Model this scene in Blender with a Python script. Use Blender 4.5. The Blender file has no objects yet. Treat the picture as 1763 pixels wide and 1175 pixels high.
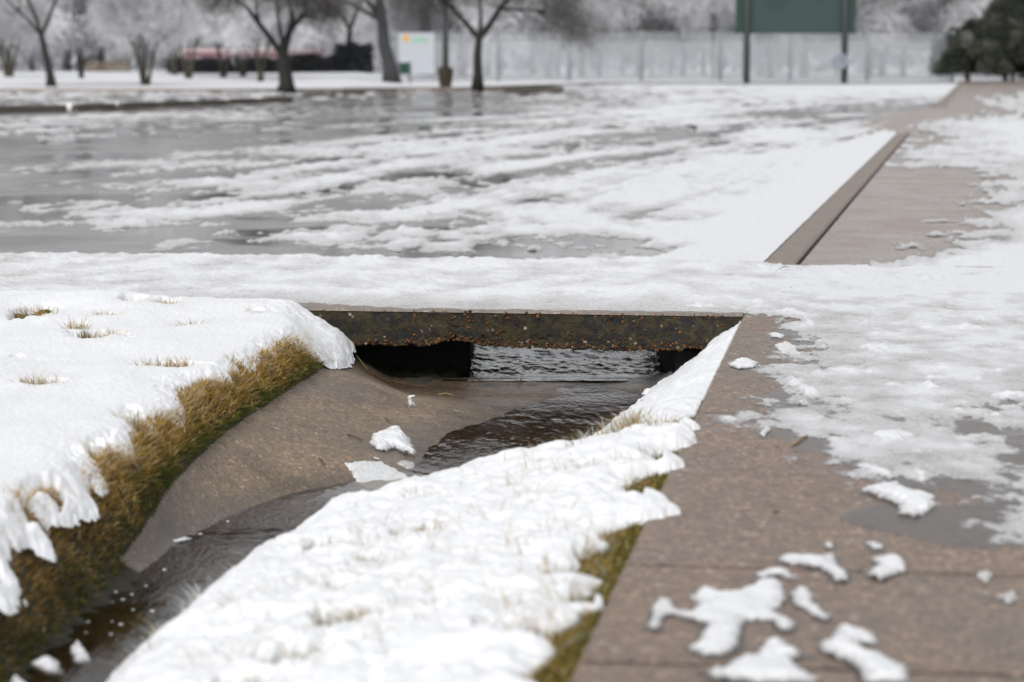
import bpy, math, random
import numpy as np
from math import radians, sin, cos, pi, atan, tan

# ------------------------------------------------------------------ camera
S = bpy.context.scene
COL = S.collection
FPX, CH, PITCH = 4200.0, 1.05, math.atan((587.5 - 110.0) / 4200.0)
cam_d = bpy.data.cameras.new("camera")
cam = bpy.data.objects.new("camera", cam_d)
COL.objects.link(cam)
cam.location = (0, 0, CH)
cam.rotation_euler = (pi / 2 - PITCH, 0, 0)
cam_d.sensor_width = 36.0
cam_d.lens = 36.0 * FPX / 1763.0
cam_d.clip_start, cam_d.clip_end = 0.1, 3000
cam_d.dof.use_dof = True
cam_d.dof.focus_distance = 9.6
cam_d.dof.aperture_fstop = 3.3
S.camera = cam

# ------------------------------------------------------------------ world, sun, exposure
SUN_EL, SUN_AZ = radians(48), radians(200)
W = bpy.data.worlds.new("World"); S.world = W; W.use_nodes = True
wn = W.node_tree; wn.nodes.clear()
wo = wn.nodes.new('ShaderNodeOutputWorld'); wb = wn.nodes.new('ShaderNodeBackground')
sky = wn.nodes.new('ShaderNodeTexSky'); sky.sky_type = 'NISHITA'; sky.sun_disc = False
sky.sun_elevation = SUN_EL; sky.sun_rotation = SUN_AZ; sky.dust_density = 2.2; sky.air_density = 1.0
hs = wn.nodes.new('ShaderNodeHueSaturation'); hs.inputs['Saturation'].default_value = 0.10
wn.links.new(sky.outputs[0], hs.inputs['Color']); wn.links.new(hs.outputs[0], wb.inputs[0])
wb.inputs[1].default_value = 0.12
wn.links.new(wb.outputs[0], wo.inputs[0])
sl = bpy.data.lights.new("sun", 'SUN'); sl.energy = 1.0; sl.angle = radians(25); sl.color = (1, .985, .96)
so = bpy.data.objects.new("sun", sl); COL.objects.link(so)
# direction towards the sun: azimuth measured like the sky node
so.rotation_euler = (pi / 2 - SUN_EL, 0, pi - SUN_AZ)
so.location = (0, 0, 30)
S.view_settings.view_transform = 'Standard'; S.view_settings.look = 'None'
S.view_settings.gamma = 1; S.view_settings.exposure = 0.36
S.cycles.use_denoising = True
S.cycles.max_bounces = 8; S.cycles.transparent_max_bounces = 24
S.cycles.sample_clamp_indirect = 6

# ------------------------------------------------------------------ helpers
def P(px, py, z=0.0):
    """the place on the level z that the photograph shows at (px, py)"""
    a = px - 881.5; b = 587.5 - py
    dx, dy, dz = a, cos(PITCH) * FPX + sin(PITCH) * b, -sin(PITCH) * FPX + cos(PITCH) * b
    t = (z - CH) / dz
    return dx * t, dy * t
def PY(px, y, py=None):
    """x (and z) of the point at distance y seen at px (py)"""
    b = 587.5 - (py if py is not None else 110)
    dy = cos(PITCH) * FPX + sin(PITCH) * b
    t = y / dy
    return (px - 881.5) * t, CH + (-sin(PITCH) * FPX + cos(PITCH) * b) * t
def PROJ(X, Y, Z):
    zc = (Z - CH)
    fwd = Y * cos(PITCH) - zc * sin(PITCH); up = Y * sin(PITCH) + zc * cos(PITCH)
    fwd = np.maximum(fwd, 1e-3)
    return 881.5 + FPX * X / fwd, 587.5 - FPX * up / fwd

def h2(ix, iy, seed):
    a = (ix.astype(np.int64) * 374761393 + iy.astype(np.int64) * 668265263 + seed * 2147483647) & 0xFFFFFFFF
    a = ((a ^ (a >> 13)) * 1274126177) & 0xFFFFFFFF
    a = ((a ^ (a >> 16)) * 2246822519) & 0xFFFFFFFF
    a = a ^ (a >> 15)
    return (a & 0xFFFFFF) / float(0x1000000)
def gn(x, y, seed=0):
    x0 = np.floor(x); y0 = np.floor(y); fx = x - x0; fy = y - y0
    u = fx * fx * fx * (fx * (fx * 6 - 15) + 10); v = fy * fy * fy * (fy * (fy * 6 - 15) + 10)
    def g(ax, ay, dx, dy):
        t = h2(ax, ay, seed) * 2 * pi
        return np.cos(t) * dx + np.sin(t) * dy
    a = g(x0, y0, fx, fy); b = g(x0 + 1, y0, fx - 1, fy); c = g(x0, y0 + 1, fx, fy - 1); d = g(x0 + 1, y0 + 1, fx - 1, fy - 1)
    return (a * (1 - u) + b * u) * (1 - v) + (c * (1 - u) + d * u) * v
def fbm(x, y, o=4, seed=0, gain=.5):
    s = 0; a = 1; n = 0
    for i in range(o):
        s = s + a * gn(x * 2 ** i + 17.3 * i, y * 2 ** i - 9.1 * i, seed + i * 7); n += a * a; a *= gain
    return s / math.sqrt(n) * 3.2          # roughly unit deviation
def uni(n):
    return 0.5 + 0.5 * np.tanh(n * 0.85)
def sm(e0, e1, x):
    t = np.clip((x - e0) / (e1 - e0), 0, 1); return t * t * (3 - 2 * t)
def ip(x, xs, ys):
    return np.interp(x, xs, ys)

def new_obj(name, me, mat=None, parent=None):
    o = bpy.data.objects.new(name, me)
    if mat: me.materials.append(mat)
    COL.objects.link(o)
    if parent: o.parent = parent
    return o
def mesh_np(name, V, F, mat=None, parent=None, smooth=True, attrs=None, cols=None):
    """V (n,3); F: list of arrays (m,k) of one size or several"""
    if not isinstance(F, (list, tuple)): F = [F]
    F = [np.asarray(f) for f in F if len(f)]
    me = bpy.data.meshes.new(name)
    V = np.asarray(V, dtype=np.float32)
    me.vertices.add(len(V)); me.vertices.foreach_set('co', V.ravel())
    nl = sum(f.size for f in F); npoly = sum(len(f) for f in F)
    me.loops.add(nl); me.polygons.add(npoly)
    me.loops.foreach_set('vertex_index', np.concatenate([f.ravel() for f in F]).astype(np.int32))
    tot = np.concatenate([np.full(len(f), f.shape[1]) for f in F]).astype(np.int32)
    st = np.concatenate([[0], np.cumsum(tot)[:-1]]).astype(np.int32)
    me.polygons.foreach_set('loop_start', st)
    me.polygons.foreach_set('use_smooth', np.full(npoly, smooth))
    me.update(calc_edges=True)
    for k, a in (attrs or {}).items():
        at = me.attributes.new(k, 'FLOAT', 'POINT'); at.data.foreach_set('value', np.asarray(a, dtype=np.float32).ravel())
    for k, a in (cols or {}).items():
        at = me.attributes.new(k, 'FLOAT_COLOR', 'POINT'); at.data.foreach_set('color', np.asarray(a, dtype=np.float32).ravel())
    return new_obj(name, me, mat, parent)
def grid(name, X, Y, Z, mat, keep=None, attrs=None, parent=None, smooth=True):
    r, c = X.shape
    idx = np.arange(r * c).reshape(r, c)
    q = np.stack([idx[:-1, :-1], idx[:-1, 1:], idx[1:, 1:], idx[1:, :-1]], -1)
    if keep is not None:
        k = keep[:-1, :-1] | keep[:-1, 1:] | keep[1:, 1:] | keep[1:, :-1]
        q = q[k]
    q = q.reshape(-1, 4)
    used = np.zeros(r * c, bool); used[q.ravel()] = True
    mp = np.cumsum(used) - 1
    V = np.stack([X, Y, Z], -1).reshape(-1, 3)[used]
    at = {k: np.asarray(v).reshape(-1)[used] for k, v in (attrs or {}).items()}
    return mesh_np(name, V, mp[q], mat, parent, smooth, at)
def fan(y0, y1, dens, t0, t1, nt, core=.24, cf=.86):
    """world grid whose rows and columns thin out with distance; t = x / y"""
    ys = [y0]
    while ys[-1] < y1: ys.append(ys[-1] + dens(ys[-1]))
    ys = np.array(ys); ys[-1] = y1
    a, b = max(t0, -core), min(t1, core)
    nc = int(nt * cf); ns = nt - nc
    parts = []
    if t0 < a: parts.append(np.linspace(t0, a, max(3, int(ns * .5)), endpoint=False))
    parts.append(np.linspace(a, b, nc))
    if t1 > b: parts.append(np.linspace(b, t1, max(3, int(ns * .5)) + 1)[1:])
    t = np.concatenate(parts)
    T, Y = np.meshgrid(t, ys)
    return T * Y, Y

def tag(o, label=None, cat=None, group=None, kind=None):
    if label: o['label'] = label
    if cat: o['category'] = cat
    if group: o['group'] = group
    if kind: o['kind'] = kind
    return o
def empty(name, loc, rz=0.0):
    o = bpy.data.objects.new(name, None); COL.objects.link(o)
    o.location = loc; o.rotation_euler = (0, 0, rz); o.empty_display_size = .1
    return o

class MB:
    """collects simple shapes, links them as one mesh"""
    def __init__(s): s.v = []; s.f = {}
    def add(s, V, F):
        n = sum(len(a) for a in s.v); s.v.append(np.asarray(V, float))
        for f in F: s.f.setdefault(len(f), []).append([i + n for i in f])
    def box(s, x0, x1, y0, y1, z0, z1, b=0.0):
        if b <= 0:
            V = [(x, y, z) for z in (z0, z1) for y in (y0, y1) for x in (x0, x1)]
            s.add(V, [(0, 2, 3, 1), (4, 5, 7, 6), (0, 1, 5, 4), (2, 6, 7, 3), (0, 4, 6, 2), (1, 3, 7, 5)]); return
        def ring(i, z): return [(x0 + i + b, y0 + i, z), (x1 - i - b, y0 + i, z), (x1 - i, y0 + i + b, z), (x1 - i, y1 - i - b, z),
                                (x1 - i - b, y1 - i, z), (x0 + i + b, y1 - i, z), (x0 + i, y1 - i - b, z), (x0 + i, y0 + i + b, z)]
        V = ring(b, z0) + ring(0, z0 + b) + ring(0, z1 - b) + ring(b, z1)
        F = [tuple(reversed(range(8))), tuple(range(24, 32))]
        for k in range(3):
            for j in range(8): F.append((k * 8 + j, k * 8 + (j + 1) % 8, k * 8 + 8 + (j + 1) % 8, k * 8 + 8 + j))
        s.add(V, F)
    def tube(s, pts, rad, n=8, cap=True):
        pts = [np.asarray(p, float) for p in pts]
        V = []; up = np.array([.13, .31, .94])
        for i, p in enumerate(pts):
            d = pts[min(i + 1, len(pts) - 1)] - pts[max(i - 1, 0)]; d = d / (np.linalg.norm(d) + 1e-9)
            a = np.cross(d, up if abs(d[2]) < .95 else np.array([1., .1, 0])); a /= np.linalg.norm(a) + 1e-9; b = np.cross(d, a)
            r = rad[i] if hasattr(rad, '__len__') else rad
            for k in range(n):
                t = 2 * pi * k / n; V.append(p + r * (cos(t) * a + sin(t) * b))
        F = []
        for i in range(len(pts) - 1):
            for k in range(n): F.append((i * n + k, i * n + (k + 1) % n, (i + 1) * n + (k + 1) % n, (i + 1) * n + k))
        if cap: F += [tuple(reversed(range(n))), tuple(range((len(pts) - 1) * n, len(pts) * n))]
        s.add(V, F)
    def build(s, name, mat, parent=None, smooth=False, rot=None, org=None):
        V = np.concatenate(s.v)
        if rot is not None: V = V @ rot.T
        if org is not None: V = V + np.asarray(org)
        return mesh_np(name, V, [np.array(a) for a in s.f.values()], mat, parent, smooth)

# ------------------------------------------------------------------ materials
def nt(name):
    m = bpy.data.materials.new(name); m.use_nodes = True
    n = m.node_tree; n.nodes.clear()
    return m, n, n.nodes, n.links
def N(nodes, t, **k):
    x = nodes.new(t)
    for a, b in k.items(): setattr(x, a, b)
    return x
def ramp(nodes, stops, interp='LINEAR'):
    r = nodes.new('ShaderNodeValToRGB'); r.color_ramp.interpolation = interp
    e = r.color_ramp.elements
    while len(e) < len(stops): e.new(.5)
    for q, (p, c) in zip(e, stops):
        q.position = p; q.color = c if len(c) == 4 else (*c, 1)
    return r
def noise_tex(nodes, links, co, scale, det=4, rough=.6, dim='3D'):
    t = nodes.new('ShaderNodeTexNoise'); t.inputs['Scale'].default_value = scale
    t.inputs['Detail'].default_value = det; t.inputs['Roughness'].default_value = rough
    links.new(co, t.inputs['Vector']); return t
def mixc(nodes, links, fac, a, b, mode='MIX'):
    m = nodes.new('ShaderNodeMix'); m.data_type = 'RGBA'; m.blend_type = mode
    for sock, v in ((m.inputs[0], fac), (m.inputs[6], a), (m.inputs[7], b)):
        if hasattr(v, 'is_output'): links.new(v, sock)
        elif isinstance(v, (int, float)): sock.default_value = v
        else: sock.default_value = (*v, 1)
    return m.outputs[2]
def mth(nodes, links, op, a, b=None, c=None, clamp=False):
    m = nodes.new('ShaderNodeMath'); m.operation = op; m.use_clamp = clamp
    for i, v in enumerate((a, b, c)):
        if v is None: continue
        if hasattr(v, 'is_output'): links.new(v, m.inputs[i])
        else: m.inputs[i].default_value = v
    return m.outputs[0]
def pos(nodes): return nodes.new('ShaderNodeNewGeometry').outputs['Position']
def plain(name, col, rough=.7, var=.15, scale=6, bump=.0, metal=0.0, spec=.5, obj=False):
    m, n, nd, L = nt(name)
    o = N(nd, 'ShaderNodeOutputMaterial'); b = N(nd, 'ShaderNodeBsdfPrincipled')
    co = nd.new('ShaderNodeTexCoord').outputs['Object'] if obj else pos(nd)
    t = noise_tex(nd, L, co, scale, 5)
    dk = tuple(c * (1 - var) for c in col); lt = tuple(min(1, c * (1 + var)) for c in col)
    L.new(mixc(nd, L, t.outputs[0], dk, lt), b.inputs['Base Color'])
    b.inputs['Roughness'].default_value = rough; b.inputs['Metallic'].default_value = metal
    b.inputs['Specular IOR Level'].default_value = spec
    if bump:
        bp = N(nd, 'ShaderNodeBump'); bp.inputs['Strength'].default_value = bump; bp.inputs['Distance'].default_value = .01
        L.new(t.outputs[0], bp.inputs['Height']); L.new(bp.outputs[0], b.inputs['Normal'])
    L.new(b.outputs[0], o.inputs[0]); return m

def mat_snow(name='snow', col=(.88, .89, .91), grain=.42, sss=.0):
    m, n, nd, L = nt(name)
    o = N(nd, 'ShaderNodeOutputMaterial'); b = N(nd, 'ShaderNodeBsdfPrincipled')
    co = pos(nd)
    a = noise_tex(nd, L, co, 120, 3, .75); c = noise_tex(nd, L, co, 45, 4, .6)
    h = mth(nd, L, 'ADD', mth(nd, L, 'MULTIPLY', a.outputs[0], .35), c.outputs[0])
    bp = N(nd, 'ShaderNodeBump'); bp.inputs['Strength'].default_value = grain; bp.inputs['Distance'].default_value = .006
    L.new(h, bp.inputs['Height']); L.new(bp.outputs[0], b.inputs['Normal'])
    L.new(mixc(nd, L, c.outputs[0], tuple(x * .95 for x in col), tuple(min(1, x * 1.04) for x in col)), b.inputs['Base Color'])
    b.inputs['Roughness'].default_value = .55; b.inputs['Specular IOR Level'].default_value = .25
    if sss:
        b.inputs['Subsurface Weight'].default_value = sss; b.inputs['Subsurface Radius'].default_value = (.012, .014, .016)
    L.new(b.outputs[0], o.inputs[0]); return m

def mat_ice(name, thin=(.36, .33, .315), white=(.84, .85, .87), lo=.12, hi=.5):
    """slush: clear where thin (attribute 'cov'), white where thick (attribute 'wh')"""
    m, n, nd, L = nt(name)
    o = N(nd, 'ShaderNodeOutputMaterial'); b = N(nd, 'ShaderNodeBsdfPrincipled')
    co = pos(nd)
    cov = N(nd, 'ShaderNodeAttribute', attribute_name='cov').outputs['Fac']
    wh = N(nd, 'ShaderNodeAttribute', attribute_name='wh').outputs['Fac']
    f = noise_tex(nd, L, co, 60, 5, .7); g = noise_tex(nd, L, co, 14, 5, .65)
    w = mth(nd, L, 'ADD', wh, mth(nd, L, 'MULTIPLY', mth(nd, L, 'SUBTRACT', f.outputs[0], .5), 1.1))
    w = mth(nd, L, 'ADD', w, mth(nd, L, 'MULTIPLY', mth(nd, L, 'SUBTRACT', g.outputs[0], .5), .5), clamp=True)
    L.new(mixc(nd, L, w, thin, white), b.inputs['Base Color'])
    r = N(nd, 'ShaderNodeMapRange'); r.inputs[1].default_value = 0; r.inputs[2].default_value = 1
    r.inputs[3].default_value = .16; r.inputs[4].default_value = .5; L.new(w, r.inputs[0]); L.new(r.outputs[0], b.inputs['Roughness'])
    v = N(nd, 'ShaderNodeTexVoronoi'); v.inputs['Scale'].default_value = 70; L.new(co, v.inputs['Vector'])
    hh = mth(nd, L, 'ADD', mth(nd, L, 'ADD', f.outputs[0], g.outputs[0]), mth(nd, L, 'MULTIPLY', v.outputs['Distance'], .6))
    bp = N(nd, 'ShaderNodeBump'); bp.inputs['Strength'].default_value = .5; bp.inputs['Distance'].default_value = .009
    L.new(hh, bp.inputs['Height']); L.new(bp.outputs[0], b.inputs['Normal'])
    a = mth(nd, L, 'ADD', cov, mth(nd, L, 'MULTIPLY', mth(nd, L, 'SUBTRACT', f.outputs[0], .5), .5))
    mr = N(nd, 'ShaderNodeMapRange'); mr.interpolation_type = 'SMOOTHSTEP'
    mr.inputs[1].default_value = lo; mr.inputs[2].default_value = hi; L.new(a, mr.inputs[0])
    tr = N(nd, 'ShaderNodeBsdfTransparent'); mx = N(nd, 'ShaderNodeMixShader')
    L.new(mr.outputs[0], mx.inputs[0]); L.new(tr.outputs[0], mx.inputs[1]); L.new(b.outputs[0], mx.inputs[2])
    L.new(mx.outputs[0], o.inputs[0]); return m

def mat_concrete(name, base, agg=1.0, rough=(.35, .6), bump=.35, stain=.3, wet=0.0, moss=0.0, speck=170, wa=False):
    m, n, nd, L = nt(name)
    o = N(nd, 'ShaderNodeOutputMaterial'); b = N(nd, 'ShaderNodeBsdfPrincipled')
    co = pos(nd)
    big = noise_tex(nd, L, co, 1.7, 6, .6); mid = noise_tex(nd, L, co, 14, 5, .65); fine = noise_tex(nd, L, co, 420, 2, .6)
    v = N(nd, 'ShaderNodeTexVoronoi'); v.inputs['Scale'].default_value = speck; L.new(co, v.inputs['Vector'])
    v2 = N(nd, 'ShaderNodeTexVoronoi'); v2.inputs['Scale'].default_value = speck * .42; L.new(co, v2.inputs['Vector'])
    sepc = N(nd, 'ShaderNodeSeparateColor'); L.new(v.outputs['Color'], sepc.inputs[0])
    sep2 = N(nd, 'ShaderNodeSeparateColor'); L.new(v2.outputs['Color'], sep2.inputs[0])
    B = base
    r = ramp(nd, [(0, tuple(c * .45 for c in B)), (.25, tuple(c * .8 for c in B)), (.6, B), (.82, (B[0] * 1.25, B[1] * 1.15, B[2] * 1.05)),
                  (.93, (min(1, B[0] * 1.8), min(1, B[1] * 1.6), min(1, B[2] * 1.4))), (1, (min(1, B[0] * 2.6), min(1, B[1] * 2.5), min(1, B[2] * 2.4)))])
    L.new(sepc.outputs[0], r.inputs[0])
    c = mixc(nd, L, agg * .75, B, r.outputs[0])
    st = ramp(nd, [(.3, (1 - stain,) * 3), (.7, (1 + stain * .5,) * 3)]); L.new(big.outputs[0], st.inputs[0])
    c = mixc(nd, L, 1.0, c, st.outputs[0], 'MULTIPLY')
    st2 = ramp(nd, [(.3, (.78, .78, .8)), (.7, (1.15, 1.12, 1.1))]); L.new(mid.outputs[0], st2.inputs[0])
    c = mixc(nd, L, 1.0, c, st2.outputs[0], 'MULTIPLY')
    # scattered larger stones: few cells
    k = ramp(nd, [(.0, (0, 0, 0)), (.93, (0, 0, 0)), (.95, (1, 1, 1))]); L.new(sep2.outputs[1], k.inputs[0])
    dd = ramp(nd, [(.0, (1, 1, 1)), (.28, (1, 1, 1)), (.36, (0, 0, 0))]); L.new(v2.outputs['Distance'], dd.inputs[0])
    kk = mth(nd, L, 'MULTIPLY', k.outputs[0], dd.outputs[0])
    sc = ramp(nd, [(0, (.08, .085, .1)), (.5, (.45, .33, .2)), (1, (.6, .56, .5))]); L.new(sep2.outputs[2], sc.inputs[0])
    c = mixc(nd, L, mth(nd, L, 'MULTIPLY', kk, .8 * agg), c, sc.outputs[0])
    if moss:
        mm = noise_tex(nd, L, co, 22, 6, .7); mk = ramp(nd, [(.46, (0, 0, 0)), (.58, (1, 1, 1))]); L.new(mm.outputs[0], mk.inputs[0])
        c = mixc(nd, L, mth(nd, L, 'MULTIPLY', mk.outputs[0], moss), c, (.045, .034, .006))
    if wa:
        wv = mth(nd, L, 'ADD', N(nd, 'ShaderNodeAttribute', attribute_name='wet').outputs['Fac'], mth(nd, L, 'MULTIPLY', mth(nd, L, 'SUBTRACT', mid.outputs[0], .5), .5), clamp=True)
        c = mixc(nd, L, wv, c, mixc(nd, L, 1.0, c, (.52, .50, .47), 'MULTIPLY'))
    L.new(c, b.inputs['Base Color'])
    rr = N(nd, 'ShaderNodeMapRange'); rr.inputs[1].default_value = .35; rr.inputs[2].default_value = .65
    rr.inputs[3].default_value = rough[0]; rr.inputs[4].default_value = rough[1]; L.new(big.outputs[0], rr.inputs[0])
    ro = rr.outputs[0]
    if wa: ro = mth(nd, L, 'SUBTRACT', ro, mth(nd, L, 'MULTIPLY', wv, .30))
    L.new(ro, b.inputs['Roughness'])
    h = mth(nd, L, 'ADD', mth(nd, L, 'MULTIPLY', v.outputs['Distance'], 1.2), mth(nd, L, 'MULTIPLY', fine.outputs[0], .6))
    bp = N(nd, 'ShaderNodeBump'); bp.inputs['Strength'].default_value = bump; bp.inputs['Distance'].default_value = .003
    L.new(h, bp.inputs['Height']); L.new(bp.outputs[0], b.inputs['Normal'])
    if wet: b.inputs['Coat Weight'].default_value = wet; b.inputs['Coat Roughness'].default_value = .22
    L.new(b.outputs[0], o.inputs[0]); return m

def mat_water(name, tint=(.80, .74, .66), scale=34, strength=.35, dist=.006, rough=.03, stretch=(1, 1, 1), extra=None):
    m, n, nd, L = nt(name)
    o = N(nd, 'ShaderNodeOutputMaterial')
    mp = N(nd, 'ShaderNodeMapping'); mp.inputs['Scale'].default_value = stretch; L.new(pos(nd), mp.inputs[0])
    a = noise_tex(nd, L, mp.outputs[0], scale, 3, .55); c = noise_tex(nd, L, mp.outputs[0], scale * 3.1, 2, .5)
    h = mth(nd, L, 'ADD', a.outputs[0], mth(nd, L, 'MULTIPLY', c.outputs[0], .35))
    if extra:   # calm in places
        q = noise_tex(nd, L, pos(nd), extra, 3, .5); qr = ramp(nd, [(.4, (.12,) * 3), (.6, (1,) * 3)]); L.new(q.outputs[0], qr.inputs[0])
        h = mth(nd, L, 'MULTIPLY', h, qr.outputs[0])
    bp = N(nd, 'ShaderNodeBump'); bp.inputs['Strength'].default_value = strength; bp.inputs['Distance'].default_value = dist
    L.new(h, bp.inputs['Height'])
    fr = N(nd, 'ShaderNodeFresnel'); fr.inputs['IOR'].default_value = 1.33; L.new(bp.outputs[0], fr.inputs['Normal'])
    g = N(nd, 'ShaderNodeBsdfGlossy'); g.inputs['Roughness'].default_value = rough; L.new(bp.outputs[0], g.inputs['Normal'])
    t = N(nd, 'ShaderNodeBsdfTransparent'); t.inputs[0].default_value = (*tint, 1)
    mx = N(nd, 'ShaderNodeMixShader'); L.new(fr.outputs[0], mx.inputs[0]); L.new(t.outputs[0], mx.inputs[1]); L.new(g.outputs[0], mx.inputs[2])
    L.new(mx.outputs[0], o.inputs[0]); return m

def mat_vcol(name, rough=.6, trans=.0, attr='col'):
    m, n, nd, L = nt(name)
    o = N(nd, 'ShaderNodeOutputMaterial'); b = N(nd, 'ShaderNodeBsdfPrincipled')
    a = N(nd, 'ShaderNodeAttribute', attribute_name=attr)
    L.new(a.outputs['Color'], b.inputs['Base Color']); b.inputs['Roughness'].default_value = rough
    b.inputs['Specular IOR Level'].default_value = .3
    if trans:
        t = N(nd, 'ShaderNodeBsdfTranslucent'); L.new(a.outputs['Color'], t.inputs[0])
        mx = N(nd, 'ShaderNodeMixShader'); mx.inputs[0].default_value = trans
        L.new(b.outputs[0], mx.inputs[1]); L.new(t.outputs[0], mx.inputs[2]); L.new(mx.outputs[0], o.inputs[0])
    else: L.new(b.outputs[0], o.inputs[0])
    return m

M = {}
M['snow'] = mat_snow()
M['snow_far'] = mat_snow('distant_snow', (.80, .81, .835), .2)
M['pavement'] = mat_concrete('brown_pavement', (.26, .198, .158), 1.0, (.40, .62), .7, .25, wet=.03, speck=95)
M['apron'] = mat_concrete('channel_concrete', (.235, .180, .130), 1.0, (.44, .62), .6, .45, wet=.0, speck=115, wa=True)
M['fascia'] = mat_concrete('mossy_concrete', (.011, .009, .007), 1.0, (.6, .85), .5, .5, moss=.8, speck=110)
M['deck'] = mat_concrete('deck_concrete', (.27, .235, .205), .7, (.4, .6), .4, .2)
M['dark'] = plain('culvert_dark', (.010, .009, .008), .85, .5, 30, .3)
M['soil'] = plain('dark_turf_soil', (.030, .027, .016), .95, .5, 40, .6)
M['kerb'] = mat_concrete('kerb_concrete', (.27, .225, .19), .8, (.4, .6), .4, .25)
M['joint'] = plain('joint_dirt', (.02, .018, .014), .9, .4, 30, .4)
M['bark'] = plain('dark_bark', (.020, .020, .017), .85, .35, 9, .4)
M['lean_bark'] = plain('greyed_bark', (.05, .05, .052), .85, .35, 9, .2)
M['frost_bark'] = plain('frosted_bark', (.16, .155, .155), .85, .35, 9, .2)
M['post'] = plain('dark_green_post', (.035, .045, .040), .6, .2, 3)
M['post_top'] = plain('galvanised_post', (.16, .18, .18), .5, .2, 3)
# ================================================================== THE GROUND
# frame of the crossing path: origin at the corner where culvert, path and pavement meet
P0 = np.array([0.980, 10.23]); AL = math.atan(.1434)
UX = np.array([cos(AL), -sin(AL)]); VX = np.array([sin(AL), cos(AL)])
def uv(X, Y):
    dx, dy = X - P0[0], Y - P0[1]
    return dx * UX[0] + dy * UX[1], dx * VX[0] + dy * VX[1]
def xy(u, v): return P0 + np.array(u) * UX + np.array(v) * VX
ROT = np.array([[cos(AL), sin(AL), 0], [-sin(AL), cos(AL), 0], [0, 0, 1]])
ORG = np.array([P0[0], P0[1], 0.0])
def SW(y): return P0[0] + .1434 * (y - P0[1])

# ditch cross-sections
ST = [  # y, Lb, zLb, Wl, floor z, Rb, Rc, zRc
    (3.2, -1.12, -.275, -1.07, -.32, -.86, -.72, -.15),
    (5.0, -1.10, -.275, -1.05, -.32, -.85, -.72, -.16),
    (5.85, -1.06, -.27, -1.01, -.31, -.74, -.59, -.17),
    (6.15, -1.03, -.24, -.985, -.30, -.68, -.53, -.17),
    (6.4, -1.00, -.16, -.975, -.29, -.61, -.455, -.17),
    (6.64, -.992, -.135, -.95, -.288, -.52, -.375, -.175),
    (7.07, -.975, -.13, -.85, -.292, -.33, -.15, -.18),
    (7.5, -.95, -.13, -.70, -.298, -.12, .08, -.20),
    (8.0, -.905, -.13, -.33, -.306, .08, .22, -.24),
    (8.4, -.86, -.13, -.29, -.314, .21, .32, -.27),
    (8.9, -.81, -.135, -.26, -.324, .335, .40, -.29),
    (9.2, -.785, -.14, -.12, -.328, .41, .47, -.295),
    (9.6, -.745, -.145, .06, -.330, .50, .56, -.295),
    (10.1, -.722, -.17, .20, -.328, .61, .67, -.285),
    (10.55, -.72, -.20, .25, -.320, .68, .74, -.27)]
WZY, WZZ = [5.0, 6.6, 7.5, 8.5, 10.3, 10.5], [-.262, -.264, -.280, -.300, -.321, -.322]
ST = np.array(ST); SY = ST[:, 0]
def stn(y, k): return np.interp(y, SY, ST[:, k])
gx = np.arange(-1.7, 1.3, .02); gy = np.arange(3.2, 10.7, .02)
HG = np.zeros((len(gy), len(gx)))
for i, y in enumerate(gy):
    Lb, zL, Wl, zf, Rb, Rc, zR = [stn(y, k) for k in range(1, 8)]
    s = SW(y); lc = Lb - .09 - .13 * float(sm(9.4, 10.0, y))
    zw = WZ = None
    wz = np.interp(y, WZY, WZZ)
    mk = float(np.interp(y, [9.4, 10.3], [.5, .19])); m = Lb * (1 - mk) + Wl * mk; km = float(np.interp(y, [9.4, 10.3], [.42, .12]))
    xs = [-1.7, lc, Lb, m, Wl, Wl + .12, Rb - .02, Rc, max(s - .14, Rc + .02), s + .02, s + .3]
    zs = [-.012, -.02, zL, zL * km + wz * (1 - km) + (-.012 if y > 8 else 0), min(wz, zL - .004), zf, zf + .01, zR, zR + (-.03 - zR) * ((max(s - .14, Rc + .02) - Rc) / (s - Rc)) ** (1.0 if y > 8 else .75), -.03, -.2]
    HG[i] = np.interp(gx, xs, zs)
def blur(A, k, ax):
    w = np.hanning(2 * k + 3)[1:-1]; w /= w.sum()
    Ap = np.pad(A, [(k, k) if a == ax else (0, 0) for a in range(2)], mode='edge')
    return np.apply_along_axis(lambda r: np.convolve(r, w, 'valid'), ax, Ap)
HG = blur(HG, 2, 1); HG = blur(HG, 6, 0)
def H(X, Y):
    fx = np.clip((X - gx[0]) / .02, 0, len(gx) - 1.001); fy = np.clip((Y - gy[0]) / .02, 0, len(gy) - 1.001)
    i = fx.astype(int); j = fy.astype(int); a = fx - i; b = fy - j
    h = (HG[j, i] * (1 - a) + HG[j, i + 1] * a) * (1 - b) + (HG[j + 1, i] * (1 - a) + HG[j + 1, i + 1] * a) * b
    return h
def lawn(X, Y):  # gentle unevenness of the grass verge
    return .016 * fbm(X * 1.3, Y * 1.3, 3, 5)

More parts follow.
